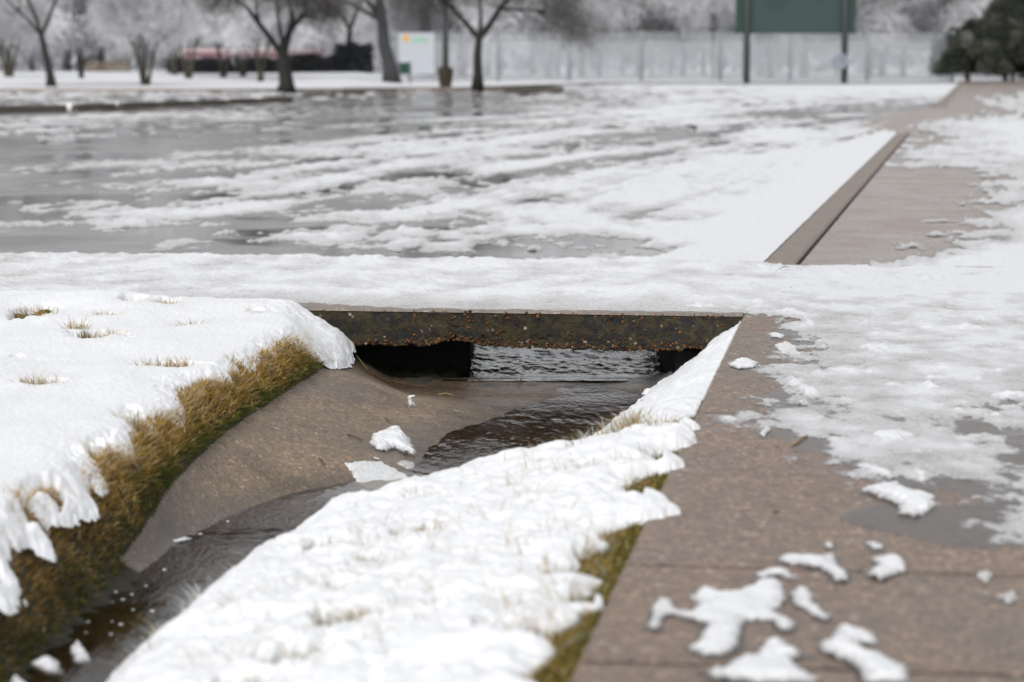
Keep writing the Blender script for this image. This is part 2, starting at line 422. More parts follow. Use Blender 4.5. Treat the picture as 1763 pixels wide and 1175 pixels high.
# ------ wide ground sheet to the horizon, with an opening where the near ground is modelled
m, n_, nd, L = nt('snowy_ground')
o_ = N(nd, 'ShaderNodeOutputMaterial'); b_ = N(nd, 'ShaderNodeBsdfPrincipled')
t_ = noise_tex(nd, L, pos(nd), .12, 8, .6); r_ = ramp(nd, [(.30, (.20, .21, .15)), (.40, (.66, .67, .68)), (.55, (.80, .81, .83))]); L.new(t_.outputs[0], r_.inputs[0])
L.new(r_.outputs[0], b_.inputs['Base Color']); b_.inputs['Roughness'].default_value = .8; L.new(b_.outputs[0], o_.inputs[0])
M['ground'] = m
mb = MB()
R = 2200
def sheet(x0, x1, y0, y1, z, nx, ny):
    xs = np.linspace(x0, x1, nx + 1); ys = np.linspace(y0, y1, ny + 1)
    V = [(x, y, z) for y in ys for x in xs]
    F = [(j * (nx + 1) + i, j * (nx + 1) + i + 1, (j + 1) * (nx + 1) + i + 1, (j + 1) * (nx + 1) + i) for j in range(ny) for i in range(nx)]
    mb.add(V, F)
sheet(-R, -9, -R, R, -.22, 6, 6); sheet(9, R, -R, R, -.22, 6, 6); sheet(-9, 9, -R, 1.0, -.22, 1, 4); sheet(-9, 9, 14.6, R, -.22, 1, 6)
tag(mb.build('ground', M['ground']), 'snow covered flat ground reaching to the far trees', 'ground', kind='structure')

# ------ near ground: turf soil with the ditch
X, Y = fan(1.0, 14.6, lambda y: (.012 if 5 < y < 10.7 else .03) if y > 3 else .3, -.9, .7, 620, .25, .85)
Xw = X.copy()
X = np.where(Y < 3.5, X * 3.5 / np.maximum(Y, .3), X)
Z = H(X, Y) + .012 + sm(-1.2, -1.7, X) * lawn(X, Y) * .7 + .008 * fbm(X * 12, Y * 12, 3, 31)
inn = (X > np.interp(Y, SY, ST[:, 1]) + .01) & (X < np.interp(Y, SY, ST[:, 5]) - .01) & (Y > 6.2)
Z = np.where(inn, H(X, Y) - .03, Z)
U, V_ = uv(X, Y)
Z = np.where(X > SW(Y) + .03, -.2, Z)
under = sm(-.06, .10, V_)
bed = np.where((X > -.25) & (X < .75), -.40, -.5)
Z = Z * (1 - under) + (-.5) * under
Z = np.where((V_ > .1) & (U > -3.2) & (U < .6), np.minimum(Z, bed), Z)
Z = np.where(V_ > 2.5, np.where((X > -1.0) & (X < 1.2), -.46, -.16), Z)
ed = np.clip((np.maximum(np.abs(X) - 8.2, 0)), 0, 1)
grid('near_ground', X, Y, Z, M['soil'])
tag(bpy.data.objects['near_ground'], 'dark turf soil of the verge and ditch under the snow', 'ground', kind='structure')
# broad snow covered verge beyond the modelled near ground
mb = MB(); mb.box(-9.2, -3.0, -6, 10.3, -.25, -.006); mb.box(3.9, 9.2, -6, 14.7, -.25, -.006)
tag(mb.build('verge', M['snow_far']), 'flat snow covered verge on either side of the path', 'ground', kind='structure')

# ------ concrete channel below the culvert
yy = np.linspace(6.0, 10.62, 520); tt = np.linspace(0, 1, 190)
T, Y = np.meshgrid(tt, yy)
Lb = np.interp(Y, SY, ST[:, 1]) - .05; Rb = np.interp(Y, SY, ST[:, 5]) + .14
X = Lb + (Rb - Lb) * T
Z = H(X, Y) + .0025 * fbm(X * 3, Y * 3, 3, 77)
wt_ = np.clip(sm(.045, .0, Z - np.interp(Y, WZY, WZZ)) + .75 * sm(9.2, 10.3, Y + .15 * fbm(X * 3, Y * 3, 3, 79)) + .45 * sm(.2, .9, fbm(X * 2.2, Y * 2.2, 4, 81)) + .6 * sm(7.6, 6.6, Y + .2 * fbm(X * 4, Y * 4, 3, 83)), 0, 1)
tag(grid('drainage_channel', X, Y, Z, M['apron'], None, {'wet': wt_}), 'brown concrete channel apron sloping down from the culvert', 'channel', kind='structure')

# ------ pavement slabs right of the ditch
mb = MB(); vs = [-9.5, -8.2, -6.06, -5.22, -2.94, -.012]; wd = 2.7
for a, b in zip(vs[:-1], vs[1:]): mb.box(0, wd, a + .013, b - .013, -.14, 0, .0012)
mb.box(0.0, wd, .0, 2.62, -.14, 0, .0025)
tag(mb.build('pavement', M['pavement'], rot=ROT, org=ORG), 'brown exposed aggregate pavement slabs beside the ditch', 'pavement', kind='structure')

mb = MB(); mb.box(.004, wd - .01, -9.4, 2.5, -.15, -.004)
tag(mb.build('pavement_joint', M['joint'], rot=ROT, org=ORG), 'dark dirt filling the joints between pavement slabs', 'joint', kind='structure')
# ------ crossing footpath left of the culvert deck
mb = MB()
for a, b in ((-14, -11), (-11, -8), (-8, -5), (-5, -2.04)): mb.box(a + .004, b - .004, .01, 2.5, -.155, -.001, .006)
tag(mb.build('footpath', M['deck'], rot=ROT, org=ORG), 'concrete footpath crossing in front of the parking lot', 'path', kind='structure')

# ------ culvert
cul = empty('culvert', (float(xy(-1, 0)[0]), float(xy(-1, 0)[1]), 0))
tag(cul, 'low concrete culvert with mossy pebble studded edge over the ditch', 'culvert')
def cpart(o): 
    o.parent = cul; o.matrix_parent_inverse = cul.matrix_world.inverted(); o.location = (0, 0, 0)
    o.location = (-cul.location.x, -cul.location.y, 0); o.matrix_parent_inverse.identity(); return o
# deck as one closed shell; the front face is rough and its lower edge is broken
us = np.linspace(-2.0, -.006, 520)
rag = .155 + .004 * fbm(us * 9, us * 0 + 3, 4, 8) + .006 * np.maximum(0, fbm(us * 28, us * 0 + 1, 3, 9))
rag -= .026 * np.exp(-((us + 1.27) / .045) ** 2) + .020 * np.exp(-((us + 1.19) / .05) ** 2)
rag += .008 * np.exp(-((us + .55) / .25) ** 2) - .010 * np.exp(-((us + .1) / .2) ** 2)
prof = []      # rows: (v, z)
rows_v = []; rows_z = []
def row(v, z): rows_v.append(v); rows_z.append(z)
row(us * 0 + 2.5, us * 0 + 0.); row(us * 0 + .30, us * 0 + 0.)
row(.16 + us * 0, us * 0); row(.05 + us * 0, us * 0 - .0); row(.012 + us * 0, us * 0 - .0015); row(.0 + us * 0, us * 0 - .010)
nf = 34
for k in range(nf + 1):
    f = k / nf; z = -(.012 + (rag - .012) * f)
    v = .004 + .0012 * fbm(us * 14, z * 14, 3, 12) + .006 * f
    # ragged hollows near the bottom
    v = v + .03 * np.maximum(0, fbm(us * 6, z * 14, 3, 15) - 1.35) * sm(.35, .8, f)
    row(v, z)
row(.05 + us * 0, -rag * 1.0 - .001); row(2.5 + us * 0, -.158 + us * 0)
VV = np.array(rows_v); ZZ = np.array(rows_z); UU = np.tile(us, (len(VV), 1))
px_ = P0[0] + UU * UX[0] + VV * VX[0]; py_ = P0[1] + UU * UX[1] + VV * VX[1]
nt_ = 6
def sub(name, a, b, mat): 
    return cpart(grid(name, px_[a:b], py_[a:b], ZZ[a:b], mat))
sub('deck_slab', 0, 6, M['deck'])
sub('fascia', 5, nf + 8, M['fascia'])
# pebbles of the exposed aggregate
rng = np.random.default_rng(4)
ico_v = []; ico_f = []
def ico():
    t = (1 + 5 ** .5) / 2
    v = np.array([(-1, t, 0), (1, t, 0), (-1, -t, 0), (1, -t, 0), (0, -1, t), (0, 1, t), (0, -1, -t), (0, 1, -t), (t, 0, -1), (t, 0, 1), (-t, 0, -1), (-t, 0, 1)], float)
    v /= np.linalg.norm(v[0])
    f = [(0, 11, 5), (0, 5, 1), (0, 1, 7), (0, 7, 10), (0, 10, 11), (1, 5, 9), (5, 11, 4), (11, 10, 2), (10, 7, 6), (7, 1, 8), (3, 9, 4), (3, 4, 2), (3, 2, 6), (3, 6, 8), (3, 8, 9), (4, 9, 5), (2, 4, 11), (6, 2, 10), (8, 6, 7), (9, 8, 1)]
    # one subdivision
    vl = [tuple(a) for a in v]; cache = {}; nf_ = []
    def mid(a, b):
        k = (min(a, b), max(a, b))
        if k not in cache:
            m_ = (np.array(vl[a]) + np.array(vl[b])) / 2; m_ /= np.linalg.norm(m_); vl.append(tuple(m_)); cache[k] = len(vl) - 1
        return cache[k]
    for a, b, c in f:
        x, y, z = mid(a, b), mid(b, c), mid(c, a); nf_ += [(a, x, z), (b, y, x), (c, z, y), (x, y, z)]
    return np.array(vl), np.array(nf_)
IV, IF = ico()
def blobs(C, R3, cols, name, mat, parent=None, jitter=.12):
    n = len(C); Vs = IV[None] * R3[:, None, :] * (1 + jitter * rng.standard_normal((n, len(IV), 1)))
    a = rng.uniform(0, 2 * pi, n); ca, sa = np.cos(a)[:, None], np.sin(a)[:, None]
    x = Vs[..., 0] * ca - Vs[..., 1] * sa; y = Vs[..., 0] * sa + Vs[..., 1] * ca
    Vs = np.stack([x, y, Vs[..., 2]], -1) + C[:, None, :]
    Fs = IF[None] + (np.arange(n) * len(IV))[:, None, None]
    cc = np.repeat(np.concatenate([cols, np.ones((n, 1))], 1)[:, None, :], len(IV), 1)
    return mesh_np(name, Vs.reshape(-1, 3), Fs.reshape(-1, 3), mat, parent, True, cols={'col': cc.reshape(-1, 4)})
M['pebble'] = mat_vcol('pebbles', .45)
n = 1050
fz = np.where(rng.random(n) < .55, 1 - np.abs(rng.normal(0, .10, n)), rng.random(n) ** .6); fz = np.clip(fz, .02, 1.0)
top = rng.random(n) < .12; fz = np.where(top, rng.uniform(.03, .14, n), fz)
uu = rng.uniform(-1.97, -.03, n)
# pebbles gather in the middle and at the right
wgt = .25 + .55 * np.exp(-((uu + 1.1) / .28) ** 2) + .5 * np.exp(-((uu + .25) / .35) ** 2) + .6 * (fz > .85)
kp = rng.random(n) < wgt; uu = uu[kp]; fz = fz[kp]; n = len(uu)
rg = np.interp(uu, us, rag); zz = -rg * fz
sz = rng.uniform(.0022, .0070, n) * (1 + .5 * (rng.random(n) < .12))
vv = .004 + .006 * fz - sz * .15
C = np.stack([P0[0] + uu * UX[0] + vv * VX[0], P0[1] + uu * UX[1] + vv * VX[1], zz], -1)
R3 = np.stack([sz * rng.uniform(.9, 1.5, n), sz * .8, sz * rng.uniform(.7, 1.0, n)], -1)
pal = np.array([(.22, .085, .018), (.30, .12, .03), (.14, .07, .025), (.10, .075, .045), (.34, .27, .18), (.07, .05, .03), (.16, .06, .018)])
pc = pal[rng.choice(len(pal), n, p=[.2, .12, .2, .18, .05, .15, .1])] * rng.uniform(.3, .85, (n, 1))
pb = cpart(blobs(C, R3, pc, 'pebbles', M['pebble'])); pb['kind'] = 'stuff'
# walls inside
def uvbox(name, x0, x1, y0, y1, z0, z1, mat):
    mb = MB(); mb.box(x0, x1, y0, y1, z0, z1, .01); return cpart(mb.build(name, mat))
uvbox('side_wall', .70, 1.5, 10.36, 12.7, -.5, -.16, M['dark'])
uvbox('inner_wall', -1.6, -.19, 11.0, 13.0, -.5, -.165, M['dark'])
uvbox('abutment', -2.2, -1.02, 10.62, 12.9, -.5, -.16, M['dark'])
# added snow slope, out of view, shaped to brighten reflections in the culvert water
mb = MB(); V = [(x, y, z) for y, z in ((12.8, -.42), (13.05, -.34), (13.35, -.20), (13.62, -.108)) for x in (-.9, -.3, .3, .95)]
mb.add(V, [(j * 4 + i, j * 4 + i + 1, j * 4 + i + 5, j * 4 + i + 4) for j in range(3) for i in range(3)])
tag(mb.build('bounce_snow_slope', M['snow']), 'unseen snow slope added behind the culvert to brighten its water', 'added snow slope', kind='stuff')
# debris shelf left inside the mouth
yy = np.linspace(10.3, 11.1, 60); xx = np.linspace(-1.05, -.10, 90); X, Y = np.meshgrid(xx, yy)
Z = -.318 + .07 * sm(-.62, -.98, X) + .012 * fbm(X * 9, Y * 9, 4, 3) - .05 * sm(-.30, -.12, X) - .02 * sm(10.6, 10.3, Y)
tag(grid('silt', X, Y, Z, M['soil']), 'dark silt heaped in the left mouth of the culvert', 'silt', kind='stuff')

# ------ water
def wz(y): return np.interp(y, WZY, WZZ)
yy = np.linspace(5.0, 10.5, 620); T, Y = np.meshgrid(np.linspace(0, 1, 300), yy)
Lb = np.interp(Y, SY, ST[:, 1]) - .06; Rb = np.interp(Y, SY, ST[:, 5]) + .09
X = Lb + (Rb - Lb) * T
# ripples: fine where it races over the apron, calm in the pool
act = sm(6.2, 6.9, Y) * .8 + .06
act = act * (.4 + .6 * sm(7.3, 7.9, Y)) * (1 - .75 * sm(9.3, 9.9, Y))
Z = wz(Y) + act * (.0010 * fbm(X * 24 + Y * 3, Y * 6 - X * 3, 4, 41))
# raised sheets around 6.9
Z += .004 * sm(.25, 0, np.abs(Y - 6.75)) * fbm(X * 8, Y * 20, 2, 42)
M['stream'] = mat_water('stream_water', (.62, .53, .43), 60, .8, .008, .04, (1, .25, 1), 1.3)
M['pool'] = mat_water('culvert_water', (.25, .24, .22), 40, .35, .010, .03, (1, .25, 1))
keep = None
tag(grid('stream_water', X, Y, Z, M['stream']), 'shallow rippling meltwater running down the channel', 'water', kind='structure')
yy = np.linspace(10.5, 13.7, 420); xx = np.linspace(-.30, .9, 300); X, Y = np.meshgrid(xx, yy)
Z = -.318 - .022 * sm(10.5, 10.95, Y) + .0036 * fbm(X * 9 + Y * 2, Y * 4 + X, 4, 51, .55) * (.25 + .75 * sm(10.7, 11.0, Y))
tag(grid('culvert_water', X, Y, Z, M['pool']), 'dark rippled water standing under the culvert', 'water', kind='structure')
# stream bed under the grass-edged pool
# ================================================================== PARKING LOT, KERB
LZ = -.10
m, n_, nd, L = nt('wet_lot')
o_ = N(nd, 'ShaderNodeOutputMaterial'); b_ = N(nd, 'ShaderNodeBsdfPrincipled'); co = pos(nd)
big = noise_tex(nd, L, co, .35, 6, .55); fi = noise_tex(nd, L, co, 30, 5, .7); md = noise_tex(nd, L, co, 2.6, 5, .6)
c = mixc(nd, L, md.outputs[0], (.105, .092, .088), (.19, .17, .165)); c = mixc(nd, L, mth(nd, L, 'MULTIPLY', fi.outputs[0], .35), c, (.24, .22, .21))
L.new(c, b_.inputs['Base Color'])
rr = ramp(nd, [(.44, (.05,) * 3), (.60, (.34,) * 3)]); L.new(big.outputs[0], rr.inputs[0]); L.new(rr.outputs[0], b_.inputs['Roughness'])
bs = ramp(nd, [(.44, (.0,) * 3), (.60, (.5,) * 3)]); L.new(big.outputs[0], bs.inputs[0])
bp = N(nd, 'ShaderNodeBump'); bp.inputs['Distance'].default_value = .004; L.new(bs.outputs[0], bp.inputs['Strength']); L.new(fi.outputs[0], bp.inputs['Height']); L.new(bp.outputs[0], b_.inputs['Normal'])
b_.inputs['Specular IOR Level'].default_value = .6; L.new(b_.outputs[0], o_.inputs[0]); M['lot'] = m

# kerb line between the lot and the right-hand pavement
KP = [P(1312, 452), P(1430, 338), P(1545, 228), P(1605, 186), P(1655, 139)]
KP = np.array(KP)
# even out into straight runs in the world
def kx(y): return np.interp(y, KP[:, 1], KP[:, 0])
poly = [(-80, 12.7 + .1434 * 0), ]
# the lot: front edge follows the footpath's back edge, right edge the kerb
fa = xy(-14, 2.51); fb = xy(.35, 2.51)
Vl = [(-90, fa[1] + (fa[0] + 90) * .1434), (fa[0], fa[1]), (-.75, fa[1] - (-.75 - fa[0]) * .1434), (-.75, 13.6), (.78, 13.6), (.78, fa[1] - (.78 - fa[0]) * .1434), (fb[0], fb[1]), (KP[0][0] - .0, KP[0][1]), *[tuple(k) for k in KP[1:]], (KP[-1][0] + 8, 175), (-90, 175)]
Vl = [(x, y, LZ) for x, y in Vl]
mb = MB(); mb.add(Vl, [tuple(range(len(Vl)))])
tag(mb.build('parking_lot', M['lot']), 'wet slushy asphalt of the empty parking lot', 'parking lot', kind='structure')

def strip(name, pts, w0, w1, z0, z1, mat, seg=None, gap=.0):
    """raised strip along a polyline, offset w0..w1 to its right"""
    mb = MB(); pts = np.array(pts)
    for i in range(len(pts) - 1):
        a, b = pts[i], pts[i + 1]; d = b - a; Ln = np.linalg.norm(d); d /= Ln; nr = np.array([d[1], -d[0]])
        k = max(1, int(round(Ln / seg))) if seg else 1
        for j in range(k):
            s0, s1 = Ln * j / k + gap, Ln * (j + 1) / k - gap
            q = [a + d * s0 + nr * w0, a + d * s0 + nr * w1, a + d * s1 + nr * w1, a + d * s1 + nr * w0]
            bv = .012
            V = [(*p, z0) for p in q] + [(*p, z1 - bv) for p in q]
            c = sum(q) / 4
            qi = [a + d * (s0 + bv) + nr * (w0 + bv), a + d * (s0 + bv) + nr * (w1 - bv), a + d * (s1 - bv) + nr * (w1 - bv), a + d * (s1 - bv) + nr * (w0 + bv)]
            V += [(*p, z1) for p in qi]
            F = [(8, 9, 10, 11)] + [(r * 4 + e, r * 4 + (e + 1) % 4, r * 4 + 4 + (e + 1) % 4, r * 4 + 4 + e) for r in range(2) for e in range(4)]
            mb.add(V, F)
    return mb.build(name, mat)
k0, k1, k2, k3, k4 = KP
tag(strip('kerb', [k0, k1, k2], 0, .175, -.16, .0, M['kerb'], 6, .003), 'brown concrete kerb along the right of the parking lot', 'kerb', kind='structure')
k3b = k2 + (k3 - k2) * .62
tag(strip('kerb', [k3, k4], 0, .3, -.16, .0, M['kerb'], 6, .003), 'far run of brown kerb beyond the driveway', 'kerb', kind='structure')
tag(strip('kerb_joint', [k0, k1, k2], .170, .205, -.16, -.012, M['joint']), 'dirt filled joint between kerb and pavement', 'joint', kind='structure')
M['pave2'] = mat_concrete('wet_pavement', (.27, .205, .165), .6, (.16, .42), .2, .25, wet=.12, speck=90)
tag(strip('pavement', [k0 - (k1 - k0) * .05, k1, k2], .196, 3.0, -.16, -.004, M['pave2'], 3.0, .004), 'wet brown pavement behind the kerb', 'pavement', kind='structure')
tag(strip('pavement', [k3, k4], .295, 6.0, -.16, -.004, M['pave2'], 12, .004), 'far brown pavement leading to the evergreens', 'pavement', kind='structure')
# driveway apron between the two kerb runs
q = [k2 + (-.9, .6), k2 + (3.1, .2), k3 + (7, -0.5), k3 + (.0, 0), k3 + (-1.2, -.6)]
mb = MB(); mb.add([(x, y, LZ + .002 if i in (0, 4) else -.012) for i, (x, y) in enumerate(q)], [tuple(range(5))])
tag(mb.build('driveway', M['pave2']), 'brown concrete driveway crossing between the kerb runs', 'driveway', kind='structure')
# snow verge on the far right, beyond the pavement
mb = MB(); V = []; F = []
pr = [(k0[0] + 2.9, 12.6), (k1[0] + 2.9, k1[1]), (k2[0] + 3.0, k2[1]), (k2[0] + 8, k3[1] - 6)]
mb.add([(pr[0][0], pr[0][1], .012), (pr[1][0], pr[1][1], .012), (pr[2][0], pr[2][1], .012), (pr[3][0], pr[3][1], .012), (60, pr[3][1], .012), (60, 12.6, .012)], [(5, 4, 3, 2, 1, 0)])
tag(mb.build('verge', M['snow_far']), 'snowy verge right of the far pavement', 'ground', kind='structure')

# ------ coverage charts of snow, read off the photograph and laid on the ground
def chart(cx, cy, tab):
    tab = np.array(tab, float); cx = np.array(cx, float); cy = np.array(cy, float)
    def f(X, Y, z=0.0):
        px, py = PROJ(X, Y, z)
        i = np.clip(np.interp(px, cx, np.arange(len(cx))), 0, len(cx) - 1.001); j = np.clip(np.interp(py, cy, np.arange(len(cy))), 0, len(cy) - 1.001)
        a = i - i.astype(int); b = j - j.astype(int); i = i.astype(int); j = j.astype(int)
        return (tab[j, i] * (1 - a) + tab[j, i + 1] * a) * (1 - b) + (tab[j + 1, i] * (1 - a) + tab[j + 1, i + 1] * a) * b
    return f
lot_cov = chart([0, 200, 400, 600, 800, 1000, 1200, 1400, 1600], [138, 150, 165, 185, 205, 230, 255, 280, 310, 340, 370, 400, 425, 445], [
    [.95, .95, .9, .9, .9, .95, .95, 1, 1],
    [.85, .8, .7, .6, .5, .7, .95, .97, 1],
    [.75, .7, .6, .4, .3, .5, .9, .97, .9],
    [.3, .3, .3, .35, .25, .6, .85, .7, .15],
    [.45, .45, .65, .4, .45, .75, .8, .6, .3],
    [.6, .45, .3, .15, .45, .85, .5, .85, 1],
    [.35, .12, .2, .5, .9, .85, .55, .95, 1],
    [.15, .25, .5, .85, .9, .75, .85, 1, 1],
    [.15, .35, .75, .8, .55, .8, .92, 1, 1],
    [.35, .45, .4, .5, .85, .88, .93, 1, 1],
    [.35, .6, .75, .45, .72, .85, .96, 1, 1],
    [.2, .4, .75, .62, .55, .75, .93, 1, 1],
    [.05, .08, .3, .58, .4, .62, .92, 1, 1],
    [.02, .02, .02, .08, .2, .7, 1, 1, 1]])
def lot_snow(name, y0, y1, ky, nt_, seed, label, s1):
    X, Y = fan(y0, y1, lambda y: ky * y * y, -.30, .30, nt_, .23, .9)
    c = lot_cov(X, Y, LZ)
    # wind- and tyre-combed texture: coarse lumps plus finer crumbs
    n1 = fbm(X * s1 * .55, Y * s1 * .30, 5, seed, .62); n2 = fbm(X * s1 * 3.2, Y * s1 * 1.5, 4, seed + 9, .6)
    sx = X - np.interp(Y, [12, 22, 28.4, 34.5, 46, 74, 150], [-7.5, -4.6, -3.26, -1.5, 1.3, 10.9, 42])
    trk = fbm(sx * 1.1, Y * .045, 4, seed + 50, .65) * sm(15, 21, Y)
    far_ = sm(15, 22, Y)
    u = uni(n1 * (.95 - .45 * far_) + n2 * (.42 - .1 * far_) + trk * .75)
    e = u - (1 - c)
    e = e + .35 * sm(.93, 1.0, c)
    T = np.clip(e * 1.2, -.3, 1)
    hh = .019 * np.sign(T) * np.minimum(np.abs(T) * 2.2, 1) ** .7 + .005 * n2 * sm(0, .3, T)
    hh += .026 * np.maximum(0, fbm(X * s1 * 3.4, Y * s1 * 2.0, 3, seed + 30) - .8) * sm(.05, .3, T)
    kxx = kx(Y); X0_ = X; X = np.minimum(X, kxx + .005); edge = kxx - X0_ + .06
    # snow banked against the kerb
    bank = sm(.9, .05, edge - .06) * (Y < k2[1] + .5)
    hh = hh * (1 - .7 * bank) + bank * .094
    u_, v_ = uv(X, Y)
    keep = (hh > -.01) & (edge > -.0) & (v_ > 2.54) & ~((X > -.73) & (X < .76) & (Y < 13.59))
    Z = LZ + hh
    return tag(grid(name, X, Y, Z, M['lot_ice'], keep, {'cov': np.clip(.30 + T * 2.0 + bank, 0, 1.5), 'wh': np.clip(.16 + T * 1.5 + bank, 0, 1.2)}), label, 'snow', kind='stuff')
M['lot_ice'] = mat_ice('lot_slush', (.40, .38, .375), (.83, .84, .86), .15, .55)
lot_snow('lot_snow', 12.6, 44, .00055, 760, 101, 'broken wet snow and slush over the near parking lot', 1.5)
lot_snow('lot_snow', 44, 172, .00045, 420, 151, 'smeared snow and slush over the far parking lot', .7)

# ------ snow on the footpath and slush on the pavement
slush_cov = chart([1100, 1200, 1300, 1400, 1500, 1600, 1700, 1790], [440, 500, 535, 550, 600, 650, 700, 750, 800, 850, 900, 950, 1000], [
    [1, 1, 1, 1, 1, 1, 1, 1], [1, 1, 1, 1, 1, 1, 1, 1], [1, 1, 1, 1, 1, 1, 1, 1],
    [0, 0, .25, .75, .95, 1, 1, 1],
    [0, 0, .1, .50, .95, 1, 1, 1],
    [0, 0, .06, .72, .95, 1, .95, .9],
    [0, 0, .42, .85, .88, .9, .6, .7],
    [0, 0, .12, .62, .85, .9, .8, .6],
    [0, 0, 0, .14, .58, .8, .75, .7],
    [0, 0, 0, 0, .14, .5, .7, .6],
    [0, 0, 0, 0, 0, .08, .42, .5],
    [0, 0, 0, 0, 0, 0, .05, .2],
    [0, 0, 0, 0, 0, 0, 0, 0]])
M['slush'] = mat_ice('pavement_slush', (.36, .335, .325), (.82, .83, .85), .10, .60)
X, Y = fan(5.0, 13.2, lambda y: .00040 * y * y, -.02, .36, 620, .23, .92)
c = slush_cov(X, Y)
n1 = fbm(X * 2.6, Y * 1.6, 5, 201, .62); n2 = fbm(X * 16, Y * 8, 4, 205, .6); n3 = fbm(X * 5, Y * 3.2, 3, 208)
u = uni(n1 * .8 + n2 * .4)
T = u - (1 - c) + .25 * sm(.9, 1, c)
U, V_ = uv(X, Y); lump = np.maximum(0, fbm(X * 7, Y * 4.5, 3, 215) - 1.05)
hh = .006 * sm(-.05, .25, T) + .0016 * n2 * sm(0, .3, T) + .020 * lump * sm(0, .15, T)
ef = np.where(U < .012, sm(.10, .24, V_), 1); hh = hh * ef
U, V_ = uv(X, Y)
keep = (T > -.12) & ((U > .012) | ((V_ > .1) & (U > -.4))) & (V_ < 2.5)
wh = .18 + T * .55 + lump * 1.2 + .22 * n3 * sm(0, .4, T) + .4 * sm(0.3, 1.2, V_)
tag(grid('pavement_slush', X, Y, np.maximum(hh, .0008), M['slush'], keep, {'cov': np.clip(.35 + T * 1.9, 0, 1.5) * ef, 'wh': np.clip(wh + .16, 0, 1.2)}),
    'translucent grey white slush and ice over the pavement', 'slush', kind='stuff')
# path
X, Y = fan(9.6, 13.9, lambda y: .013, -.42, .16, 900, .23, .9)
U, V_ = uv(X, Y)
n1 = fbm(X * 3.2, Y * 2.2, 5, 301, .6); n2 = fbm(X * 18, Y * 11, 4, 305, .6); n3 = fbm(X * 1.2, Y * 1.0, 3, 309)
front = V_ - (.075 + .03 * n1 + .012 * n2 + .16 * np.exp(-((U + 1.97) / .28) ** 2)); back = 2.49 - V_ + .02 * n1
thin = sm(.0, .5, front)
hh = .006 + .014 * thin + .0022 * n2 * (.4 + .6 * thin) + .0045 * n1 * thin + .008 * np.maximum(0, n3) * thin
hh = hh + .016 * sm(.55, .05, back) + .006 * np.maximum(0, fbm(X * 9, Y * 6, 3, 331)) * sm(.5, .1, back)
fadeu = sm(.32, -.35, U + .12 * n1); hh = hh * (.15 + .85 * fadeu)
bare = np.maximum(0, fbm(X * 2.4, Y * 5, 4, 311) - .9) * sm(-3, -4.2, U)
hh = np.where(front < .02, hh * sm(-.005, .02, front), hh) - .05 * bare
hh = hh * sm(-.02, .10, back)
keep = (front > -.01) & (back > -.01) & (U < .30)
tag(grid('path_snow', X, Y, hh - .001, M['path_ice'] if 'path_ice' in M else M.setdefault('path_ice', mat_ice('path_slush', (.46, .44, .43), (.86, .87, .895), .02, .2)), keep,
         {'cov': np.clip(.25 + hh * 60, 0, 1.5) * sm(0, .5, fadeu), 'wh': np.clip(.25 + thin * .55 + .15 * n1 * thin + .12 * n1 + .25 * n3 * 0 - bare, 0, 1.2)}), 'trodden icy snow over the crossing footpath', 'snow', kind='stuff')
# snow and slush over the pavement behind the kerb
pave_cov = chart([1370, 1450, 1520, 1580, 1640, 1700, 1763], [150, 175, 195, 205, 215, 235, 260, 285, 295, 330, 370, 400, 425, 450], [
    [0, 0, 0, 0, 0, 0, 0], [0, 0, 0, 0, 0, .7, 1], [0, 0, 0, 0, .0, .3, .5], [0, 0, 0, .3, .6, .8, .9],
    [0, 0, .6, .85, .95, 1, 1], [0, 0, .1, .3, .7, .95, 1], [0, 0, .4, .7, .9, .9, 1], [0, 0, .5, .7, .8, .8, .9], [0, 0, 0, 0, .1, .55, .8],
    [0, 0, 0, 0, .05, .45, .85], [0, 0, 0, .05, .3, .6, .9], [0, 0, 0, .2, .5, .75, .95], [0, 0, .2, .5, .75, .95, 1], [0, .3, .6, .9, 1, 1, 1]])
X, Y = fan(12.6, 115, lambda y: .0011 * y * y, .08, .30, 260, .24, .85)
c = pave_cov(X, Y)
n1 = fbm(X * 1.8, Y * 1.0, 5, 401, .6); n2 = fbm(X * 9, Y * 5, 4, 405, .6)
T = uni(n1 * .8 + n2 * .35) - (1 - c) + .3 * sm(.93, 1, c)
keep = (T > -.12) & (X > kx(Y) + .25)
Z = np.maximum(.0, .012 * sm(-.05, .3, T) + .008 * n2 * sm(0, .3, T) + .0) * sm(12.65, 13.0, Y) - .002 + sm(2.7, 3.0, X - kx(Y)) * .018
tag(grid('far_pavement_snow', X, Y, Z, M['slush'], keep, {'cov': np.clip(.35 + T * 2, 0, 1.5), 'wh': np.clip(.35 + T * .9, 0, 1.2)}),
    'patchy snow over the pavement behind the kerb', 'snow', kind='stuff')

# ================================================================== SNOW ON THE VERGES
# left lawn
def lb(Y): return np.interp(Y, SY, ST[:, 1])
def left_edge(Y):
    return np.interp(Y, [3.6, 4.4, 4.8, 5.3, 5.6, 5.8, 5.98, 6.14, 6.26, 6.49, 6.64, 6.8, 7.02, 7.2, 7.38, 7.6, 7.79, 7.98, 8.16, 8.53, 8.93, 9.25, 9.42, 9.56, 9.75, 10.0, 10.3, 10.6],
                     [-1.20, -1.17, -1.16, -1.16, -1.14, -1.15, -1.12, -1.08, -1.11, -1.085, -1.03, -1.02, -1.07, -1.06, -1.00, -1.03, -1.078, -1.03, -.95, -.925, -.88, -.87, -.80, -.73, -.69, -.665, -.67, -.68])
X, Y = fan(3.6, 11.2, lambda y: .00016 * y * y + .002, -.44, -.04, 760, .235, .88)
U, V_ = uv(X, Y)
amp = sm(10.0, 9.5, Y) * .85 + .15
